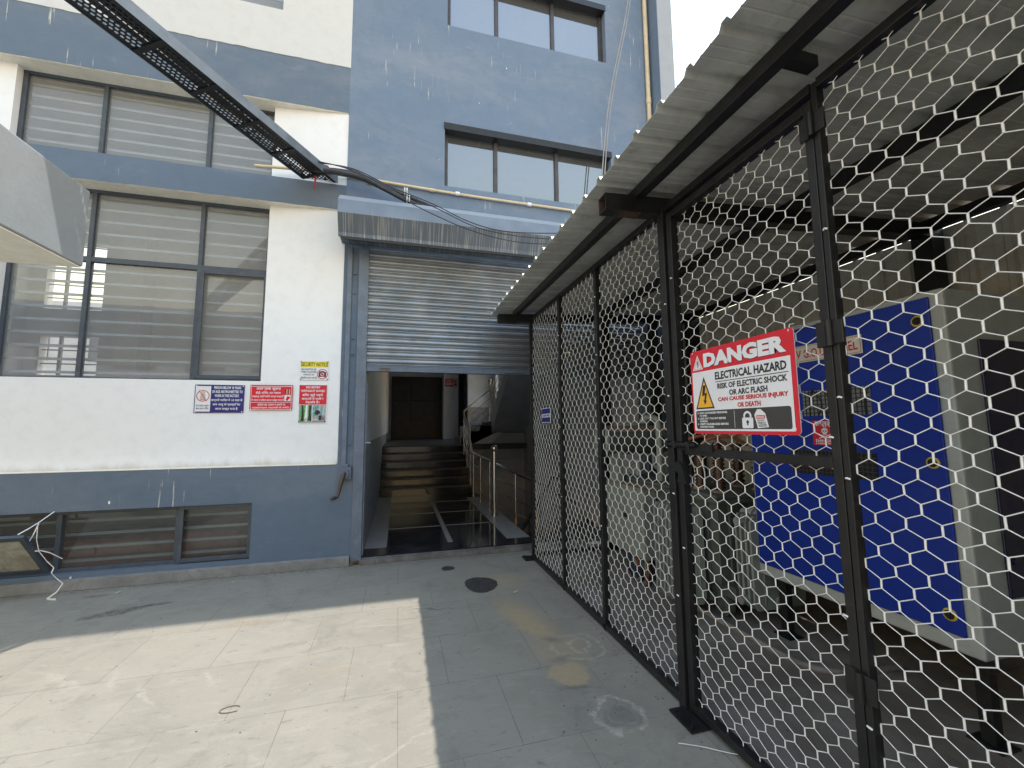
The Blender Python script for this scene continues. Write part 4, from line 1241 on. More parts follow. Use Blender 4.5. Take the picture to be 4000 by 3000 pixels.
fence2 = thing("mesh_fence", (1.625, 0.0, 0), "black framed hexagonal mesh fence standing before the blue and grey cabinet", "fence")
mb = MB(); bar(mb, 1.176, 1.201, 0.0, 2.985, 1.60, 1.64); mb.build("post", BLACK, fence2, bev=0.003)
mb = MB(); bar(mb, -1.55, -1.50, 0.0, 2.985); mb.build("post", BLACK, fence2, bev=0.003)
mb = MB(); bar(mb, -1.50, 1.176, 2.956, 2.996); bar(mb, 1.204, 2.178, 2.956, 2.996); mb.build("top_rail", BLACK, fence2, bev=0.003)
mb = MB(); bar(mb, -1.50, 1.176, 0.012, 0.052); mb.build("bottom_rail", BLACK, fence2, bev=0.003)
hex_mesh("hex_mesh", fence2, 'X', 1.632, -0.4, 1.176, 0.052, 2.955, 21.3)
hex_mesh("hex_mesh", fence2, 'X', 1.634, -1.5, -0.4, 0.052, 2.955, 27.9)

for i, (y, z) in enumerate(((1.188, 2.36), (1.19, 1.70), (1.187, 1.40), (1.189, 0.55), (2.19, 2.35), (2.20, 1.78), (2.195, 1.2), (2.2, 0.62), (3.165, 2.7), (3.17, 2.2), (3.165, 1.5), (3.17, 0.8), (4.02, 2.55), (4.03, 1.6), (4.02, 0.9), (1.23, 1.92), (1.235, 1.55), (1.24, 0.9), (2.14, 2.5), (2.145, 0.9))):
    par = gate if 1.2 < y < 2.16 else (fence2 if y < 1.2 else fence)
    mb = MB(); x = 1.584 if 2.17 < y < 2.24 else 1.599
    mb.tube([(x + 0.001, y - 0.008, z), (x - 0.004, y, z + 0.004), (x + 0.001, y + 0.008, z + 0.002)], 0.004, 6)
    mb.build("wire_tie", WHITEPL, par)
mb = MB(); random.seed(3)
for i in range(420):
    if i < 170: x, y = random.uniform(-4.2, -0.5), 5.39 - abs(random.gauss(0, 0.05))
    elif i < 260: x, y = random.uniform(-0.4, 1.5), 5.39 - abs(random.gauss(0, 0.06))
    elif i < 340: x, y = 1.57 - abs(random.gauss(0, 0.05)), random.uniform(1.2, 5.3)
    else: x, y = random.uniform(-2.5, 1.5), random.uniform(1.9, 5.2)
    q = random.uniform(0.002, 0.0065)
    vs = [(x + q * random.uniform(.7, 1.4) * cos(a), y + q * random.uniform(.7, 1.4) * sin(a), 0.001) for a in (0, 1.6, 3.1, 4.7)] + [(x, y, q * 1.1)]
    mb.add(vs, [(0, 1, 4), (1, 2, 4), (2, 3, 4), (3, 0, 4)])
mb.build("gravel", paint("grit", (0.13, 0.12, 0.10), 0.9, var=0.6, scale=60), label="scattered grit along the foot of the walls and fence", kind='stuff')
endf = thing("mesh_fence", (3.0, 5.1, 0), "shade-darkened wire mesh end screen closing the shed behind the transformer", "fence")
mb = MB(); mb.box(1.66, 4.05, 5.08, 5.12, 0.02, 0.06); mb.build("bottom_rail", BLACK, endf)
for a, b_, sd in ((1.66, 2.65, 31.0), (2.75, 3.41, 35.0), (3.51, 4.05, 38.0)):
    hex_mesh("hex_mesh", endf, 'Y', 5.1, a, b_, 0.06, 2.95, sd, 0.6, WIRE_SHADE)

# ------------------------------------------------------------------ transformer
tr = thing("transformer", (2.9, 3.8, 0), "green grey oil transformer with radiators behind the mesh", "transformer")
mb = MB(); mb.box(2.62, 3.35, 3.05, 4.55, 0.28, 0.95); mb.box(2.56, 3.41, 2.98, 4.62, 0.95, 0.985); mb.box(2.56, 3.41, 2.98, 4.62, 0.99, 1.02)
for k in range(4): mb.box(2.60, 2.62, 3.15 + 0.4 * k, 3.19 + 0.4 * k, 0.28, 0.95)
for k in range(3): mb.box(2.72 + 0.22 * k, 2.76 + 0.22 * k, 3.03, 3.05, 0.28, 0.95)
mb.build("tank", GREEND, tr, bev=0.004)
mb = MB(); mb.box(2.45, 2.60, 3.90, 4.70, 0.235, 0.94); mb.box(2.43, 2.61, 3.88, 4.72, 0.94, 0.955)
cb = mb.build("cable_box", GREENGREY, tr, bev=0.004)
mb = MB(); mb.box(2.425, 2.615, 3.87, 4.73, 0.955, 0.962); mb.build("dust_lid", RUST, cb)
mb = MB(); mb.box(2.444, 2.449, 4.24, 4.30, 0.60, 0.645); mb.build("hasp", DARKV, cb)
def radiator(x0, x1, ys, z0, z1):
    mb = MB()
    for yy in ys:
        pr = [(x0, z0 + 0.05), (x0 + 0.03, z0), (x1 - 0.03, z0), (x1, z0 + 0.05), (x1, z1 - 0.05), (x1 - 0.03, z1), (x0 + 0.03, z1), (x0, z1 - 0.05)]
        mb.prism(pr, 'Y', yy - 0.010, yy + 0.010)
        for q in range(3): mb.cyl((x0 + (x1 - x0) * (q + 0.7) / 3.4, yy, z0 + 0.04), (x0 + (x1 - x0) * (q + 0.7) / 3.4, yy, z1 - 0.04), 0.015, 8)
    ym = (ys[0] + ys[-1]) / 2
    for z in (z0 + 0.06, z1 - 0.05):
        mb.cyl(((x0 + x1) / 2 - 0.02, ys[0] - 0.03, z), ((x0 + x1) / 2 - 0.02, ys[-1] + 0.03, z), 0.035, 12)
        mb.cyl(((x0 + x1) / 2, ym, z), (2.64, ym, z), 0.03, 12)
    return mb.build("radiator", GREENGREY, tr)
radiator(2.30, 2.55, [3.16 + 0.055 * k for k in range(7)], 0.10, 0.90)
radiator(2.70, 3.2, [2.80 + 0.05 * k for k in range(4)], 0.16, 0.88)
mb = MB(); mb.cyl((2.32, 4.50, 1.44), (3.35, 4.50, 1.44), 0.165, 24)
cs = mb.build("conservator", GREEND, tr)
mb = MB(); mb.cyl((2.295, 4.50, 1.44), (2.319, 4.50, 1.44), 0.18, 24); mb.build("end_cap", GREENGREY, cs)
mb = MB()
ar = [(4.50 + 0.168 * cos(a), 1.44 + 0.168 * sin(a)) for a in [pi * k / 10 for k in range(2, 9)]]
mb.add([(x, p[0], p[1]) for x in (2.36, 3.34) for p in ar], [(j, j + 1, 8 + j, 7 + j) for j in range(6)], 0, True)
mb.build("dust_layer", RUST, cs)
mb = MB(); mb.box(2.45, 2.52, 4.40, 4.60, 0.962, 1.30); mb.build("bracket", GREENGREY, tr)
mb = MB(); mb.box(3.1, 3.17, 4.40, 4.60, 1.02, 1.30); mb.build("bracket", GREENGREY, tr)
mb = MB(); mb.tube(smooth_path([(2.72, 3.98, 1.02), (2.72, 3.98, 1.25), (2.72, 3.98, 1.60), (2.70, 4.0, 1.68), (2.62, 4.05, 1.69), (2.58, 4.08, 1.64)], 5), 0.034, 12)
mb.build("vent_pipe", GREENGREY, tr)
mb = MB(); mb.tube([(2.86, 4.3, 1.3), (2.86, 4.3, 1.15), (2.86, 4.1, 1.06)], 0.022, 8); mb.build("oil_pipe", GREENGREY, tr)
mb = MB(); mb.tube([(2.62, 4.25, 1.05), (2.62, 4.25, 1.2)], 0.03, 10); mb.cyl((2.62, 4.25, 1.2), (2.62, 4.25, 1.23), 0.045, 10)
mb.build("oil_pipe", GREENGREY, tr)
for i, (x, y) in enumerate(((2.72, 3.62), (2.72, 3.36), (2.72, 3.12), (3.15, 3.62), (3.15, 3.36), (3.15, 3.12))):
    mb = MB(); hgt = 0.30 if x < 3 else 0.42
    rs = []; zs = []
    for k in range(9): zs += [1.03 + hgt * k / 9, 1.03 + hgt * (k + 0.5) / 9]; rs += [0.052 if x < 3 else 0.06, 0.034]
    mb.tube([(x, y, z) for z in zs], rs, 12)
    bs = mb.build("bushing", BROWN, tr)
    mb = MB(); mb.cyl((x, y, 1.02), (x, y, 1.04), 0.07, 12); mb.cyl((x, y, zs[-1]), (x, y, zs[-1] + 0.07), 0.014, 8); mb.cyl((x, y, zs[-1] + 0.02), (x, y, zs[-1] + 0.035), 0.03, 8)
    mb.build("terminal", RUST, bs)
mb = MB()
for y in (3.62, 3.36): mb.tube(smooth_path([(2.72, y, 1.38), (2.78, y - 0.05, 1.47), (2.95, y - 0.12, 1.50), (3.12, y - 0.16, 1.42)], 5), 0.017, 8)
mb.build("busbar_lead", paint("red_oxide_lead", (0.30, 0.11, 0.06), 0.5), tr)
mb = MB()
for y in (3.55, 3.42): mb.tube(smooth_path([(2.66, y, 1.03), (2.64, y, 1.25), (2.68, y - 0.07, 1.33), (2.70, y - 0.14, 1.2), (2.68, y - 0.16, 1.03)], 5), 0.006, 6)
mb.build("earth_wire", WHITEPL, tr)
mb = MB(); mb.tube([(2.86, 3.02, 0.86), (2.86, 2.86, 0.86)], 0.045, 14); mb.tube([(2.86, 2.9, 0.86), (2.86, 2.88, 0.86)], 0.07, 14); mb.tube([(2.95, 3.0, 0.84), (2.95, 2.87, 0.84)], 0.04, 12)
mb.build("drain_valve", LGREY, tr)
mb = MB(); mb.box(2.86, 3.02, 3.018, 3.028, 0.42, 0.66); mb.build("rating_plate", LGREY, tr)
mb = MB()
for x in (2.72, 3.24): mb.box(x - 0.05, x + 0.05, 2.95, 4.65, 0.18, 0.28)
for y in (3.2, 4.4): mb.box(2.60, 3.38, y - 0.04, y + 0.04, 0.12, 0.18)
mb.build("skid", GREEND, tr)
for x in (2.70, 3.26):
    for y in (3.12, 4.45):
        mb = MB(); mb.cyl((x - 0.03, y, 0.094), (x + 0.03, y, 0.094), 0.09, 18); mb.cyl((x - 0.045, y, 0.094), (x + 0.045, y, 0.094), 0.03, 10)
        mb.build("wheel", GREEND, tr)
CBL = [paint("cable_" + n_, c_, 0.45) for n_, c_ in (("red", (0.13, 0.025, 0.02)), ("yellow", (0.18, 0.15, 0.03)), ("blue", (0.025, 0.05, 0.12)), ("black", (0.015, 0.015, 0.015)))]
for i in range(8):
    mb = MB(); o = 0.05 * i
    mb.tube(smooth_path([(2.52, 3.95 + o * 1.1, 0.25), (2.50, 3.93 + o, 0.16), (2.46 + 0.02 * (i % 3), 3.88 + o * 0.8, 0.08), (2.40, 3.85 + o * 0.5, 0.03), (2.55, 4.3 + o * 0.3, 0.025)], 5), 0.017, 8)
    mb.build("phase_cable", CBL[i % 4], tr)

# ------------------------------------------------------------------ switchgear cabinet
cab = thing("switchgear_cabinet", (3.4, 2.1, 0), "royal blue and grey high voltage switchgear cabinet on a stand", "cabinet")
mb = MB(); mb.box(2.765, 4.05, 1.475, 2.80, 0.445, 2.32)
mb.build("body", LGREY, cab, bev=0.012)
mb = MB(); mb.box(2.75, 2.764, 1.535, 2.775, 0.53, 2.285); mb.build("door", BLUECAB, cab, bev=0.006)
mb = MB(); mb.box(2.98, 3.95, 1.462, 1.4745, 0.72, 2.05); mb.build("side_door", NAVYCAB, cab, bev=0.006)
mb = MB()
for z in (0.9, 1.9): mb.cyl((3.03, 1.462, z), (3.03, 1.452, z), 0.016, 10)
mb.build("hinge", NAVYCAB, cab)
for z in (2.162, 1.393, 0.626):
    mb = MB()
    n = 20; c = (1.59, z)
    o_ = [(2.746, c[0] + 0.031 * cos(2 * pi * k / n), c[1] + 0.031 * sin(2 * pi * k / n)) for k in range(n)]
    i_ = [(2.742, c[0] + 0.022 * cos(2 * pi * k / n), c[1] + 0.022 * sin(2 * pi * k / n)) for k in range(n)]
    b2 = [(2.750, p[1], p[2]) for p in o_]
    mb.add(o_ + i_ + b2, [(k, (k + 1) % n, n + (k + 1) % n, n + k) for k in range(n)] + [(k, 2 * n + k, 2 * n + (k + 1) % n, (k + 1) % n) for k in range(n)], 0)
    mb.add([(2.7425, p[1], p[2]) for p in i_], [tuple(range(n))], 1)
    mb.add([(2.735, c[0] - .006, c[1] - .02), (2.735, c[0] + .006, c[1] - .02), (2.735, c[0] + .006, c[1] + .02), (2.735, c[0] - .006, c[1] + .02), (2.7425, c[0] - .006, c[1] - .02), (2.7425, c[0] + .006, c[1] - .02), (2.7425, c[0] + .006, c[1] + .02), (2.7425, c[0] - .006, c[1] + .02)],
           [(0, 1, 2, 3), (0, 4, 5, 1), (1, 5, 6, 2), (2, 6, 7, 3), (3, 7, 4, 0)], 1)
    mb.build("latch", [GOLD, DARKV], cab)
GREYW = paint("grey_meter_board", (0.20, 0.20, 0.19), 0.5, var=0.2, scale=12)
for (y0, y1, z0, z1, lit) in ((1.862, 2.30, 1.66, 1.835, True), (1.862, 2.42, 1.265, 1.43, False)):
    mb = MB(); mb.box(2.7455, 2.7495, y0, y1, z0, z1)
    gr = mb.build("viewing_window" if lit else "vent_grille", GREYW if lit else DARKV, cab)
    mb = MB()
    k = y0 + 0.025
    while k < y1: mb.box(2.742, 2.745, k - 0.0025, k + 0.0025, z0, z1); k += 0.028
    k = z0 + 0.02
    while k < z1: mb.box(2.7395, 2.742, y0, y1, k - 0.0025, k + 0.0025); k += 0.028
    if lit:
        for q in range(7):
            a = y0 + 0.06 * q + 0.03
            mb.tube(smooth_path([(2.7385, a, z0), (2.7385, a + 0.03 * sin(q), (z0 + z1) / 2), (2.7385, a - 0.03 * cos(q * 2), z1)], 4), 0.004, 5)
    mb.build("wire_mesh", INK if lit else GREY_INK, gr)
mb = MB()
for y in (1.56, 2.7):
    mb = MB(); mb.box(2.85, 3.95, y - 0.05, y + 0.05, 0.36, 0.445); mb.build("stand_beam", BLACK, cab, bev=0.003)
for x in (2.9, 3.85):
    for y in (1.56, 2.7):
        mb = MB(); mb.box(x - 0.03, x + 0.03, y - 0.03, y + 0.03, 0.01, 0.36); mb.box(x - 0.07, x + 0.07, y - 0.07, y + 0.07, 0.005, 0.015); mb.build("stand_leg", BLACK, cab, bev=0.003)

# cable trench kerb on the yard floor
mb = MB(); mb.tube(smooth_path([(2.55, 3.9, 0.018), (2.55, 3.3, 0.018), (2.58, 2.7, 0.018), (2.62, 2.35, 0.018), (2.8, 2.2, 0.018), (3.2, 2.15, 0.018)], 8), 0.022, 8)
mb.build("floor_pipe", paint("dusty_grey_pipe", (0.2, 0.18, 0.16), 0.7, var=0.2), label="dusty grey pipe curving over the yard floor behind the gate", cat="pipe")
mb = MB(); mb.box(2.44, 2.72, 5.17, 5.19, 0.075, 0.10)
mb.build("light_strip", WHITEPL, label="short white strip lying low behind the second fence panel", cat="strip")
# loose bits of tie wire on the paving by the gate
mb = MB(); mb.tube(smooth_path([(1.39, 1.985, 0.010), (1.42, 1.965, 0.014), (1.5, 1.93, 0.008), (1.60, 1.86, 0.008), (1.72, 1.80, 0.008)], 6), 0.0022, 5)
mb.build("tie_wire", WHITEPL, label="white tie wire lying on the paving by the gate", cat="wire")
mb = MB(); mb.tube([(-0.90 + 0.045 * cos(a) * (1 + 0.08 * a), 2.915 + 0.03 * sin(a), 0.004) for a in [0.5 + k * 0.35 for k in range(15)]], 0.0022, 5)
mb.build("wire_coil", paint("rusty_wire", (0.16, 0.10, 0.07), 0.7), label="small rusty loop of wire on the sunny paving", cat="wire")
LEAF = paint("pale_scrap", (0.45, 0.42, 0.34), 0.7)
for i, (x, y, s_, lb_) in enumerate(((1.125, 4.10, 0.03, "pale scrap on the paving below the large dark patch"), (-2.66, 5.20, 0.03, "pale scrap on the paving beside the rust stain"), (-1.65, 5.2, 0.02, "tiny scrap on the paving under the basement sash"))):
    mb = MB(); mb.add([(x - s_, y, 0.004), (x + s_ * 0.2, y - s_ * 0.5, 0.006), (x + s_ * 1.2, y + s_ * 0.2, 0.02), (x, y + s_ * 0.5, 0.008), (x - s_, y, 0.0035), (x + s_ * 0.2, y - s_ * 0.5, 0.0055), (x + s_ * 1.2, y + s_ * 0.2, 0.0195), (x, y + s_ * 0.5, 0.0075)], [(0, 1, 2, 3), (7, 6, 5, 4), (0, 4, 5, 1), (1, 5, 6, 2), (2, 6, 7, 3), (3, 7, 4, 0)])
    mb.build("paper_scrap", LEAF, label=lb_, cat="scrap", group="scraps of litter on the paving")

# ------------------------------------------------------------------ signs
XR, ZU = Vector((1, 0, 0)), Vector((0, 0, 1))
YR = Vector((0, -1, 0))
def wall_y(x): return 5.565 - (x + 1.60) * (0.103 / 0.898) if x > -1.6 else 5.565
M_ = [SIGNW, RED, INK, AMBER, GREY_INK, RED2]
s = Sign("danger_sign", "large red and white DANGER electrical hazard sign on the gate", (1.592, 1.997, 2.012), YR, ZU, 0.645, 0.455, M_, 0.004, None, 0.02, 1, edge=0)
s.rect(0.018, 0.26, 0.965, 0.965, 0, 0.0008)
s.text("DANGER", 0.165, 0.055, 0.945, 0.225, 2, 0.075, 0.0011)
s.text("DANGER", 0.162, 0.05, 0.942, 0.220, 0, 0.06, 0.0016)
def tri(x0, y0, x1, y1, mi, d): s.poly([(x0, y1), (x1, y1), ((x0 + x1) / 2, y0)], mi, d)
def bolt(x, y, w_, h_, mi, d):
    P = [(-0.1, 0), (0.18, 0), (0.05, .42), (.28, .38), (.12, .80), (.24, .78), (.02, 1.0), (-.12, .74), (-.02, .76), (.05, .50), (-.22, .56)]
    s.poly([(x + p[0] * w_, y + p[1] * h_) for p in P][::-1], mi, d)
tri(0.028, 0.055, 0.152, 0.235, 0, 0.0012); tri(0.042, 0.085, 0.138, 0.225, 1, 0.0014); tri(0.048, 0.098, 0.132, 0.221, 0, 0.0016); bolt(0.09, 0.13, 0.05, 0.08, 2, 0.0018)
tri(0.045, 0.325, 0.262, 0.708, 2, 0.0012); tri(0.064, 0.375, 0.243, 0.69, 3, 0.0014); bolt(0.152, 0.43, 0.12, 0.23, 2, 0.0018)
s.text("ELECTRICAL HAZARD", 0.285, 0.295, 0.935, 0.385, 2, 0.035)
s.line(0.285, 0.408, 0.945, 0.408, 0.0035, 2)
s.text("RISK OF ELECTRIC SHOCK", 0.305, 0.428, 0.935, 0.492, 4, 0.04)
s.text("OR ARC FLASH", 0.425, 0.512, 0.775, 0.575, 4, 0.04)
s.text("CAN CAUSE SERIOUS INJURY", 0.305, 0.588, 0.935, 0.646, 5, 0.045)
s.text("OR DEATH", 0.50, 0.658, 0.71, 0.712, 5, 0.045)
s.rect(0.04, 0.728, 0.945, 0.945, 4, 0.0011, 0.012)
for k, (t, x1) in enumerate((("ONLY AUTHORIZED PERSONNEL", .395), ("TO OPEN", .17), ("LOCK OUT / TAG OUT BEFORE", .375), ("WORKING", .175), ("VERIFY DE-ENERGIZED BEFORE", .40), ("STARTING WORK", .245))):
    yb = 0.745 + 0.0325 * k
    s.text(t, 0.082, yb, x1, yb + 0.023, 0, 0.04)
    if k % 2 == 0: s.disc(0.065, yb + 0.012, 0.0035, 0, 0.0018)
s.line(0.463, 0.745, 0.463, 0.93, 0.002, 0)
s.rect(0.535, 0.825, 0.635, 0.935, 0, 0.0016, 0.006)
s.disc(0.585, 0.81, 0.024, 0, 0.0015, 0.014); s.poly([(0.548, 0.83), (0.562, 0.83), (0.562, 0.805), (0.548, 0.805)], 0, 0.0016); s.poly([(0.608, 0.83), (0.622, 0.83), (0.622, 0.805), (0.608, 0.805)], 0, 0.0016)
s.disc(0.585, 0.87, 0.008, 4, 0.0020); s.poly([(0.578, 0.905), (0.592, 0.905), (0.588, 0.875), (0.582, 0.875)], 4, 0.0020)
s.poly([(0.672, 0.935), (0.765, 0.925), (0.742, 0.79), (0.705, 0.745), (0.675, 0.745), (0.648, 0.80)], 0, 0.0015)
s.rect(0.662, 0.805, 0.738, 0.84, 1, 0.0018, 0.004); s.text("DANGER", 0.668, 0.812, 0.732, 0.833, 0, 0.03, 0.0022)
s.text("DO NOT", 0.672, 0.848, 0.732, 0.868, 2, 0.02, 0.0022); s.text("OPERATE", 0.672, 0.874, 0.742, 0.893, 2, 0.02, 0.0022)
s.line(0.678, 0.905, 0.748, 0.900, 0.003, 2, 0.0022); s.line(0.68, 0.918, 0.752, 0.913, 0.003, 2, 0.0022)
rt = s.done()
mb = MB()
for (x, y) in ((0.03, 0.03), (0.965, 0.035), (0.025, 0.965), (0.965, 0.955)):
    p = s.pt(x, y, 0.002)
    mb.tube([p, p + Vector((0.012, 0, 0.03)), p + Vector((0.035, 0, 0.035))], 0.0025, 5)
mb.build("cable_tie", WHITEPL, rt)

M_ = [SIGNW, YELLOW, INK, RED]
yv = wall_y(-1.0) - 0.016
TW_ = Vector((1, -0.1147, 0)).normalized()
s = Sign("security_sign", "yellow topped SECURITY NOTICE sign with crossed out camera", (-1.163, wall_y(-1.163) - 0.009, 2.425), TW_, ZU, 0.328, 0.232, M_)
s.rect(0.02, 0.02, 0.985, 0.335, 1)
s.text("SECURITY NOTICE", 0.03, 0.07, 0.97, 0.285, 2, 0.02)
s.text("NO PHOTOS OR", 0.05, 0.395, 0.57, 0.485, 2, 0.02); s.text("VIDEO ALLOWED", 0.04, 0.53, 0.58, 0.62, 2, 0.02)
s.text("फोटोग्राफी और", 0.12, 0.67, 0.50, 0.79, 2, 0.01); s.text("वीडियो बनाना मना है।", 0.03, 0.82, 0.60, 0.95, 2, 0.01)
s.rect(0.655, 0.58, 0.915, 0.83, 2, 0.0012); s.rect(0.72, 0.53, 0.85, 0.6, 2, 0.0012); s.disc(0.785, 0.705, 0.022, 0, 0.0018, 0.014)
s.disc(0.785, 0.69, 0.062, 3, 0.0022, 0.053); s.line(0.665, 0.50, 0.905, 0.88, 0.009, 3, 0.0024)
s.done(2)

M_ = [SIGNW, RED, INK, GREENP, TEALP, PINK]
s = Sign("shoes_sign", "red NO ENTRY WITHOUT SHOES sign with two photographs of feet", (-1.163, wall_y(-1.163) - 0.009, 2.133), TW_, ZU, 0.318, 0.46, M_)
s.rect(0.008, 0.006, 0.992, 0.52, 1)
s.text("NO ENTRY", 0.25, 0.035, 0.76, 0.095, 0, 0.03); s.text("WITHOUT SHOES", 0.06, 0.13, 0.92, 0.19, 0, 0.03)
s.text("बिना जूते पहने", 0.12, 0.225, 0.86, 0.32, 0, 0.02); s.text("कम्पनी में प्रवेश", 0.10, 0.325, 0.88, 0.415, 0, 0.02); s.text("वर्जित है।", 0.24, 0.42, 0.74, 0.505, 0, 0.02)
s.rect(0.025, 0.53, 0.485, 0.965, 3); s.rect(0.505, 0.53, 0.975, 0.965, 4); s.rect(0.02, 0.97, 0.98, 0.985, 2)
s.poly([(0.09, 0.955), (0.2, 0.955), (0.2, 0.78), (0.17, 0.53), (0.11, 0.53), (0.12, 0.8)], 2, 0.001); s.poly([(0.36, 0.93), (0.48, 0.95), (0.45, 0.72), (0.47, 0.53), (0.38, 0.53), (0.37, 0.75)], 2, 0.001)
s.poly([(0.22, 0.955), (0.33, 0.955), (0.33, 0.53), (0.27, 0.53)], 0, 0.001)
s.poly([(0.56, 0.75), (0.68, 0.8), (0.78, 0.74), (0.76, 0.66), (0.64, 0.66)], 2, 0.001); s.poly([(0.72, 0.92), (0.84, 0.92), (0.84, 0.8), (0.75, 0.8)], 2, 0.001)
s.poly([(0.86, 0.8), (0.93, 0.8), (0.94, 0.55), (0.88, 0.55)], 5, 0.0012); s.poly([(0.72, 0.68), (0.78, 0.68), (0.80, 0.55), (0.74, 0.55)], 5, 0.0012)
s.line(0.21, 0.90, 0.24, 0.94, 0.006, 2); s.line(0.24, 0.94, 0.29, 0.87, 0.006, 2); s.text("OK", 0.30, 0.89, 0.36, 0.945, 2, 0.02)
s.rect(0.52, 0.84, 0.70, 0.935, 5, 0.0014); s.text("NOT OK", 0.53, 0.85, 0.69, 0.89, 1, 0.03, 0.0024)
s.line(0.85, 0.84, 0.95, 0.93, 0.010, 1, 0.0024); s.line(0.95, 0.84, 0.85, 0.93, 0.010, 1, 0.0026)
s.done(2)

M_ = [SIGNW, RED, PINK, INK, RED2]
s = Sign("tobacco_sign", "red Hindi notice with a white rounded border line", (-1.70, 5.556, 2.128), Vector((1, -0.1, 0)).normalized(), ZU, 0.468, 0.30, M_, base=4)
s.P = Vector((-1.700, 5.556, 2.122))
s.rect(0.02, 0.03, 0.98, 0.97, 0, 0.0006, 0.016); s.rect(0.03, 0.047, 0.97, 0.953, 1, 0.0010, 0.013)
s.text("आवश्यक सूचना", 0.14, 0.08, 0.72, 0.21, 0, 0.02); s.text("बीड़ी, सिगरेट, पान मसाला", 0.13, 0.23, 0.72, 0.36, 0, 0.015)
s.text("तम्बाकू आदि नशीले पदार्थ कम्पनी", 0.05, 0.38, 0.79, 0.50, 0, 0.015); s.text("में लाना व सेवन करना सख्त मना है", 0.04, 0.53, 0.80, 0.645, 0, 0.015)
s.line(0.03, 0.675, 0.97, 0.675, 0.004, 0); s.text("आदेश का पालन न करने पर", 0.18, 0.70, 0.84, 0.81, 0, 0.015); s.text("अनुशासनात्मक कार्यवाही की जायेगी।", 0.06, 0.83, 0.94, 0.94, 0, 0.015)
s.rect(0.81, 0.12, 0.955, 0.37, 4, 0.0014); s.rect(0.81, 0.38, 0.955, 0.62, 0, 0.0014)
for q in range(4): s.poly([(0.825 + 0.03 * q, 0.35), (0.845 + 0.03 * q, 0.35), (0.845 + 0.03 * q, 0.15), (0.825 + 0.03 * q, 0.15)], (3, 2, 3, 2)[q], 0.0018)
s.poly([(0.83, 0.58), (0.93, 0.55), (0.945, 0.45), (0.87, 0.42), (0.86, 0.5)], 1, 0.0018); s.poly([(0.85, 0.6), (0.9, 0.6), (0.88, 0.5)], 3, 0.002)
s.done(0)

M_ = [SIGNW, NAVY, INK, RED2, PINK]
s = Sign("age_limit_sign", "navy blue sign barring persons below 18 years from work", (-2.262, wall_y(-2) - 0.010, 2.122), XR, ZU, 0.502, 0.325, M_, base=1)
s.rect(0.015, 0.05, 0.32, 0.955, 0)
for q, t in enumerate(("PERSON BELOW 18 YEARS", "OF AGE ARE PROHIBITTED TO", "WORK IN THIS FACTORY.")):
    s.text(t, (0.38, 0.345, 0.40)[q], 0.05 + 0.145 * q, (0.93, 0.965, 0.90)[q], 0.15 + 0.145 * q, 0, 0.03)
for q, t in enumerate(("कम्पनी परिसर में 18 वर्ष से", "कम आयु के व्यक्ति का", "आना सख्त मना है")):
    s.text(t, (0.33, 0.37, 0.42)[q], 0.49 + 0.155 * q, (0.97, 0.93, 0.88)[q], 0.61 + 0.155 * q, 0, 0.02)
s.disc(0.165, 0.40, 0.066, 3, 0.0020, 0.058); s.line(0.08, 0.21, 0.25, 0.59, 0.006, 3, 0.0024)
s.disc(0.165, 0.30, 0.018, 4, 0.0012); s.disc(0.165, 0.30, 0.019, 2, 0.0014, 0.017)
s.poly([(0.11, 0.56), (0.22, 0.56), (0.21, 0.36), (0.12, 0.36)], 4, 0.0012)
for yy_ in (0.37, 0.45, 0.53): s.line(0.11, yy_, 0.22, yy_, 0.0025, 2, 0.0018)
s.text("NO CHILD LABOR", 0.04, 0.715, 0.295, 0.775, 2, 0.02); s.text("बाल श्रम निषेध", 0.04, 0.80, 0.29, 0.90, 2, 0.01)
s.done(0)

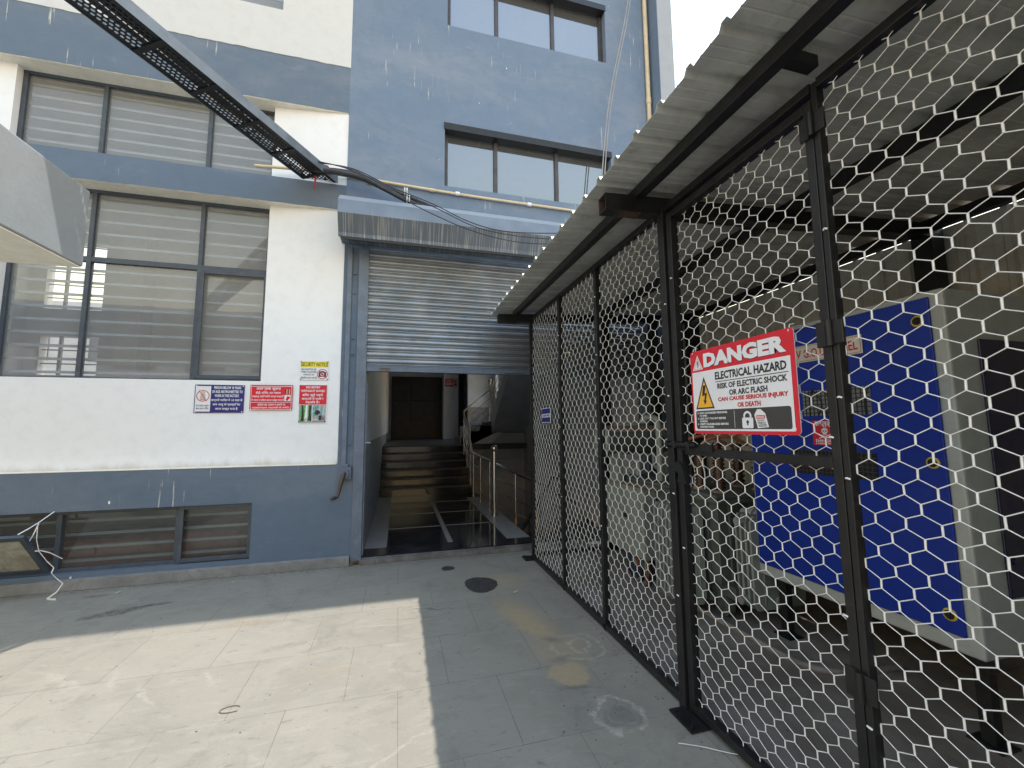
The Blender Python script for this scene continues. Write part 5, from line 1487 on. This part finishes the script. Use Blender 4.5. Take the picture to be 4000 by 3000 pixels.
M_ = [SIGNW, NAVY, INK]
s = Sign("transformer_sign", "small navy and white plate wired to the fence panel beside the doorway", (1.594, 4.575, 1.812), YR, ZU, 0.285, 0.162, M_, base=0)
s.rect(0.02, 0.03, 0.98, 0.97, 1); s.rect(0.02, 0.40, 0.98, 0.635, 0, 0.001)
s.text("TRANSFORMER", 0.07, 0.44, 0.93, 0.60, 1, 0.03)
s.done()

M_ = [SIGNW, RED2, paint("ivory_plate", (0.62, 0.62, 0.56), 0.4)]
s = Sign("panel_plate", "white plate with red G.O.D. PANEL letters on the blue cabinet", (2.744, 2.465, 2.155), YR, ZU, 0.585, 0.118, M_, 0.003, base=2)
for a in ((0.015, 0.07, 0.985, 0.07), (0.015, 0.93, 0.985, 0.93), (0.015, 0.07, 0.015, 0.93), (0.985, 0.07, 0.985, 0.93)): s.line(*a, 0.003, 1)
s.text("11 K.V G.O.D. PANEL", 0.05, 0.25, 0.957, 0.78, 1, 0.02)
s.done()

M_ = [SIGNW, RED, INK]
s = Sign("voltage_sign", "red DANGER 11000 volts plate with skull on the blue cabinet", (2.744, 2.245, 1.628), YR, ZU, 0.20, 0.165, M_, 0.003, base=1)
s.text("खतरा", 0.10, 0.04, 0.72, 0.27, 0, 0.03)
s.disc(0.42, 0.42, 0.021, 0, 0.0014); s.rect(0.36, 0.46, 0.48, 0.57, 0, 0.0013)
s.disc(0.375, 0.43, 0.0055, 1, 0.002); s.disc(0.465, 0.43, 0.0055, 1, 0.002); s.poly([(0.41, 0.5), (0.43, 0.5), (0.42, 0.46)], 1, 0.002)
s.line(0.22, 0.56, 0.62, 0.72, 0.006, 0); s.line(0.22, 0.72, 0.62, 0.56, 0.006, 0, 0.0018)
s.text("DANGER", 0.10, 0.76, 0.74, 0.865, 0, 0.04); s.text("11000 VOLTS", 0.10, 0.885, 0.92, 0.965, 0, 0.03)
s.done()

M_ = [SIGNW, RED2, PINK, INK]
s = Sign("hall_notice", "red notice on the white column inside the dim hall", (1.83, 17.29, 3.64), XR, ZU, 0.50, 0.34, M_, base=1)
for q in range(5): s.line(0.08, 0.14 + 0.15 * q, 0.62, 0.14 + 0.15 * q, 0.02, 2 if q < 3 else 0)
s.rect(0.68, 0.05, 0.97, 0.95, 2); s.disc(0.82, 0.35, 0.05, 1); s.disc(0.85, 0.7, 0.05, 3)
s.done()
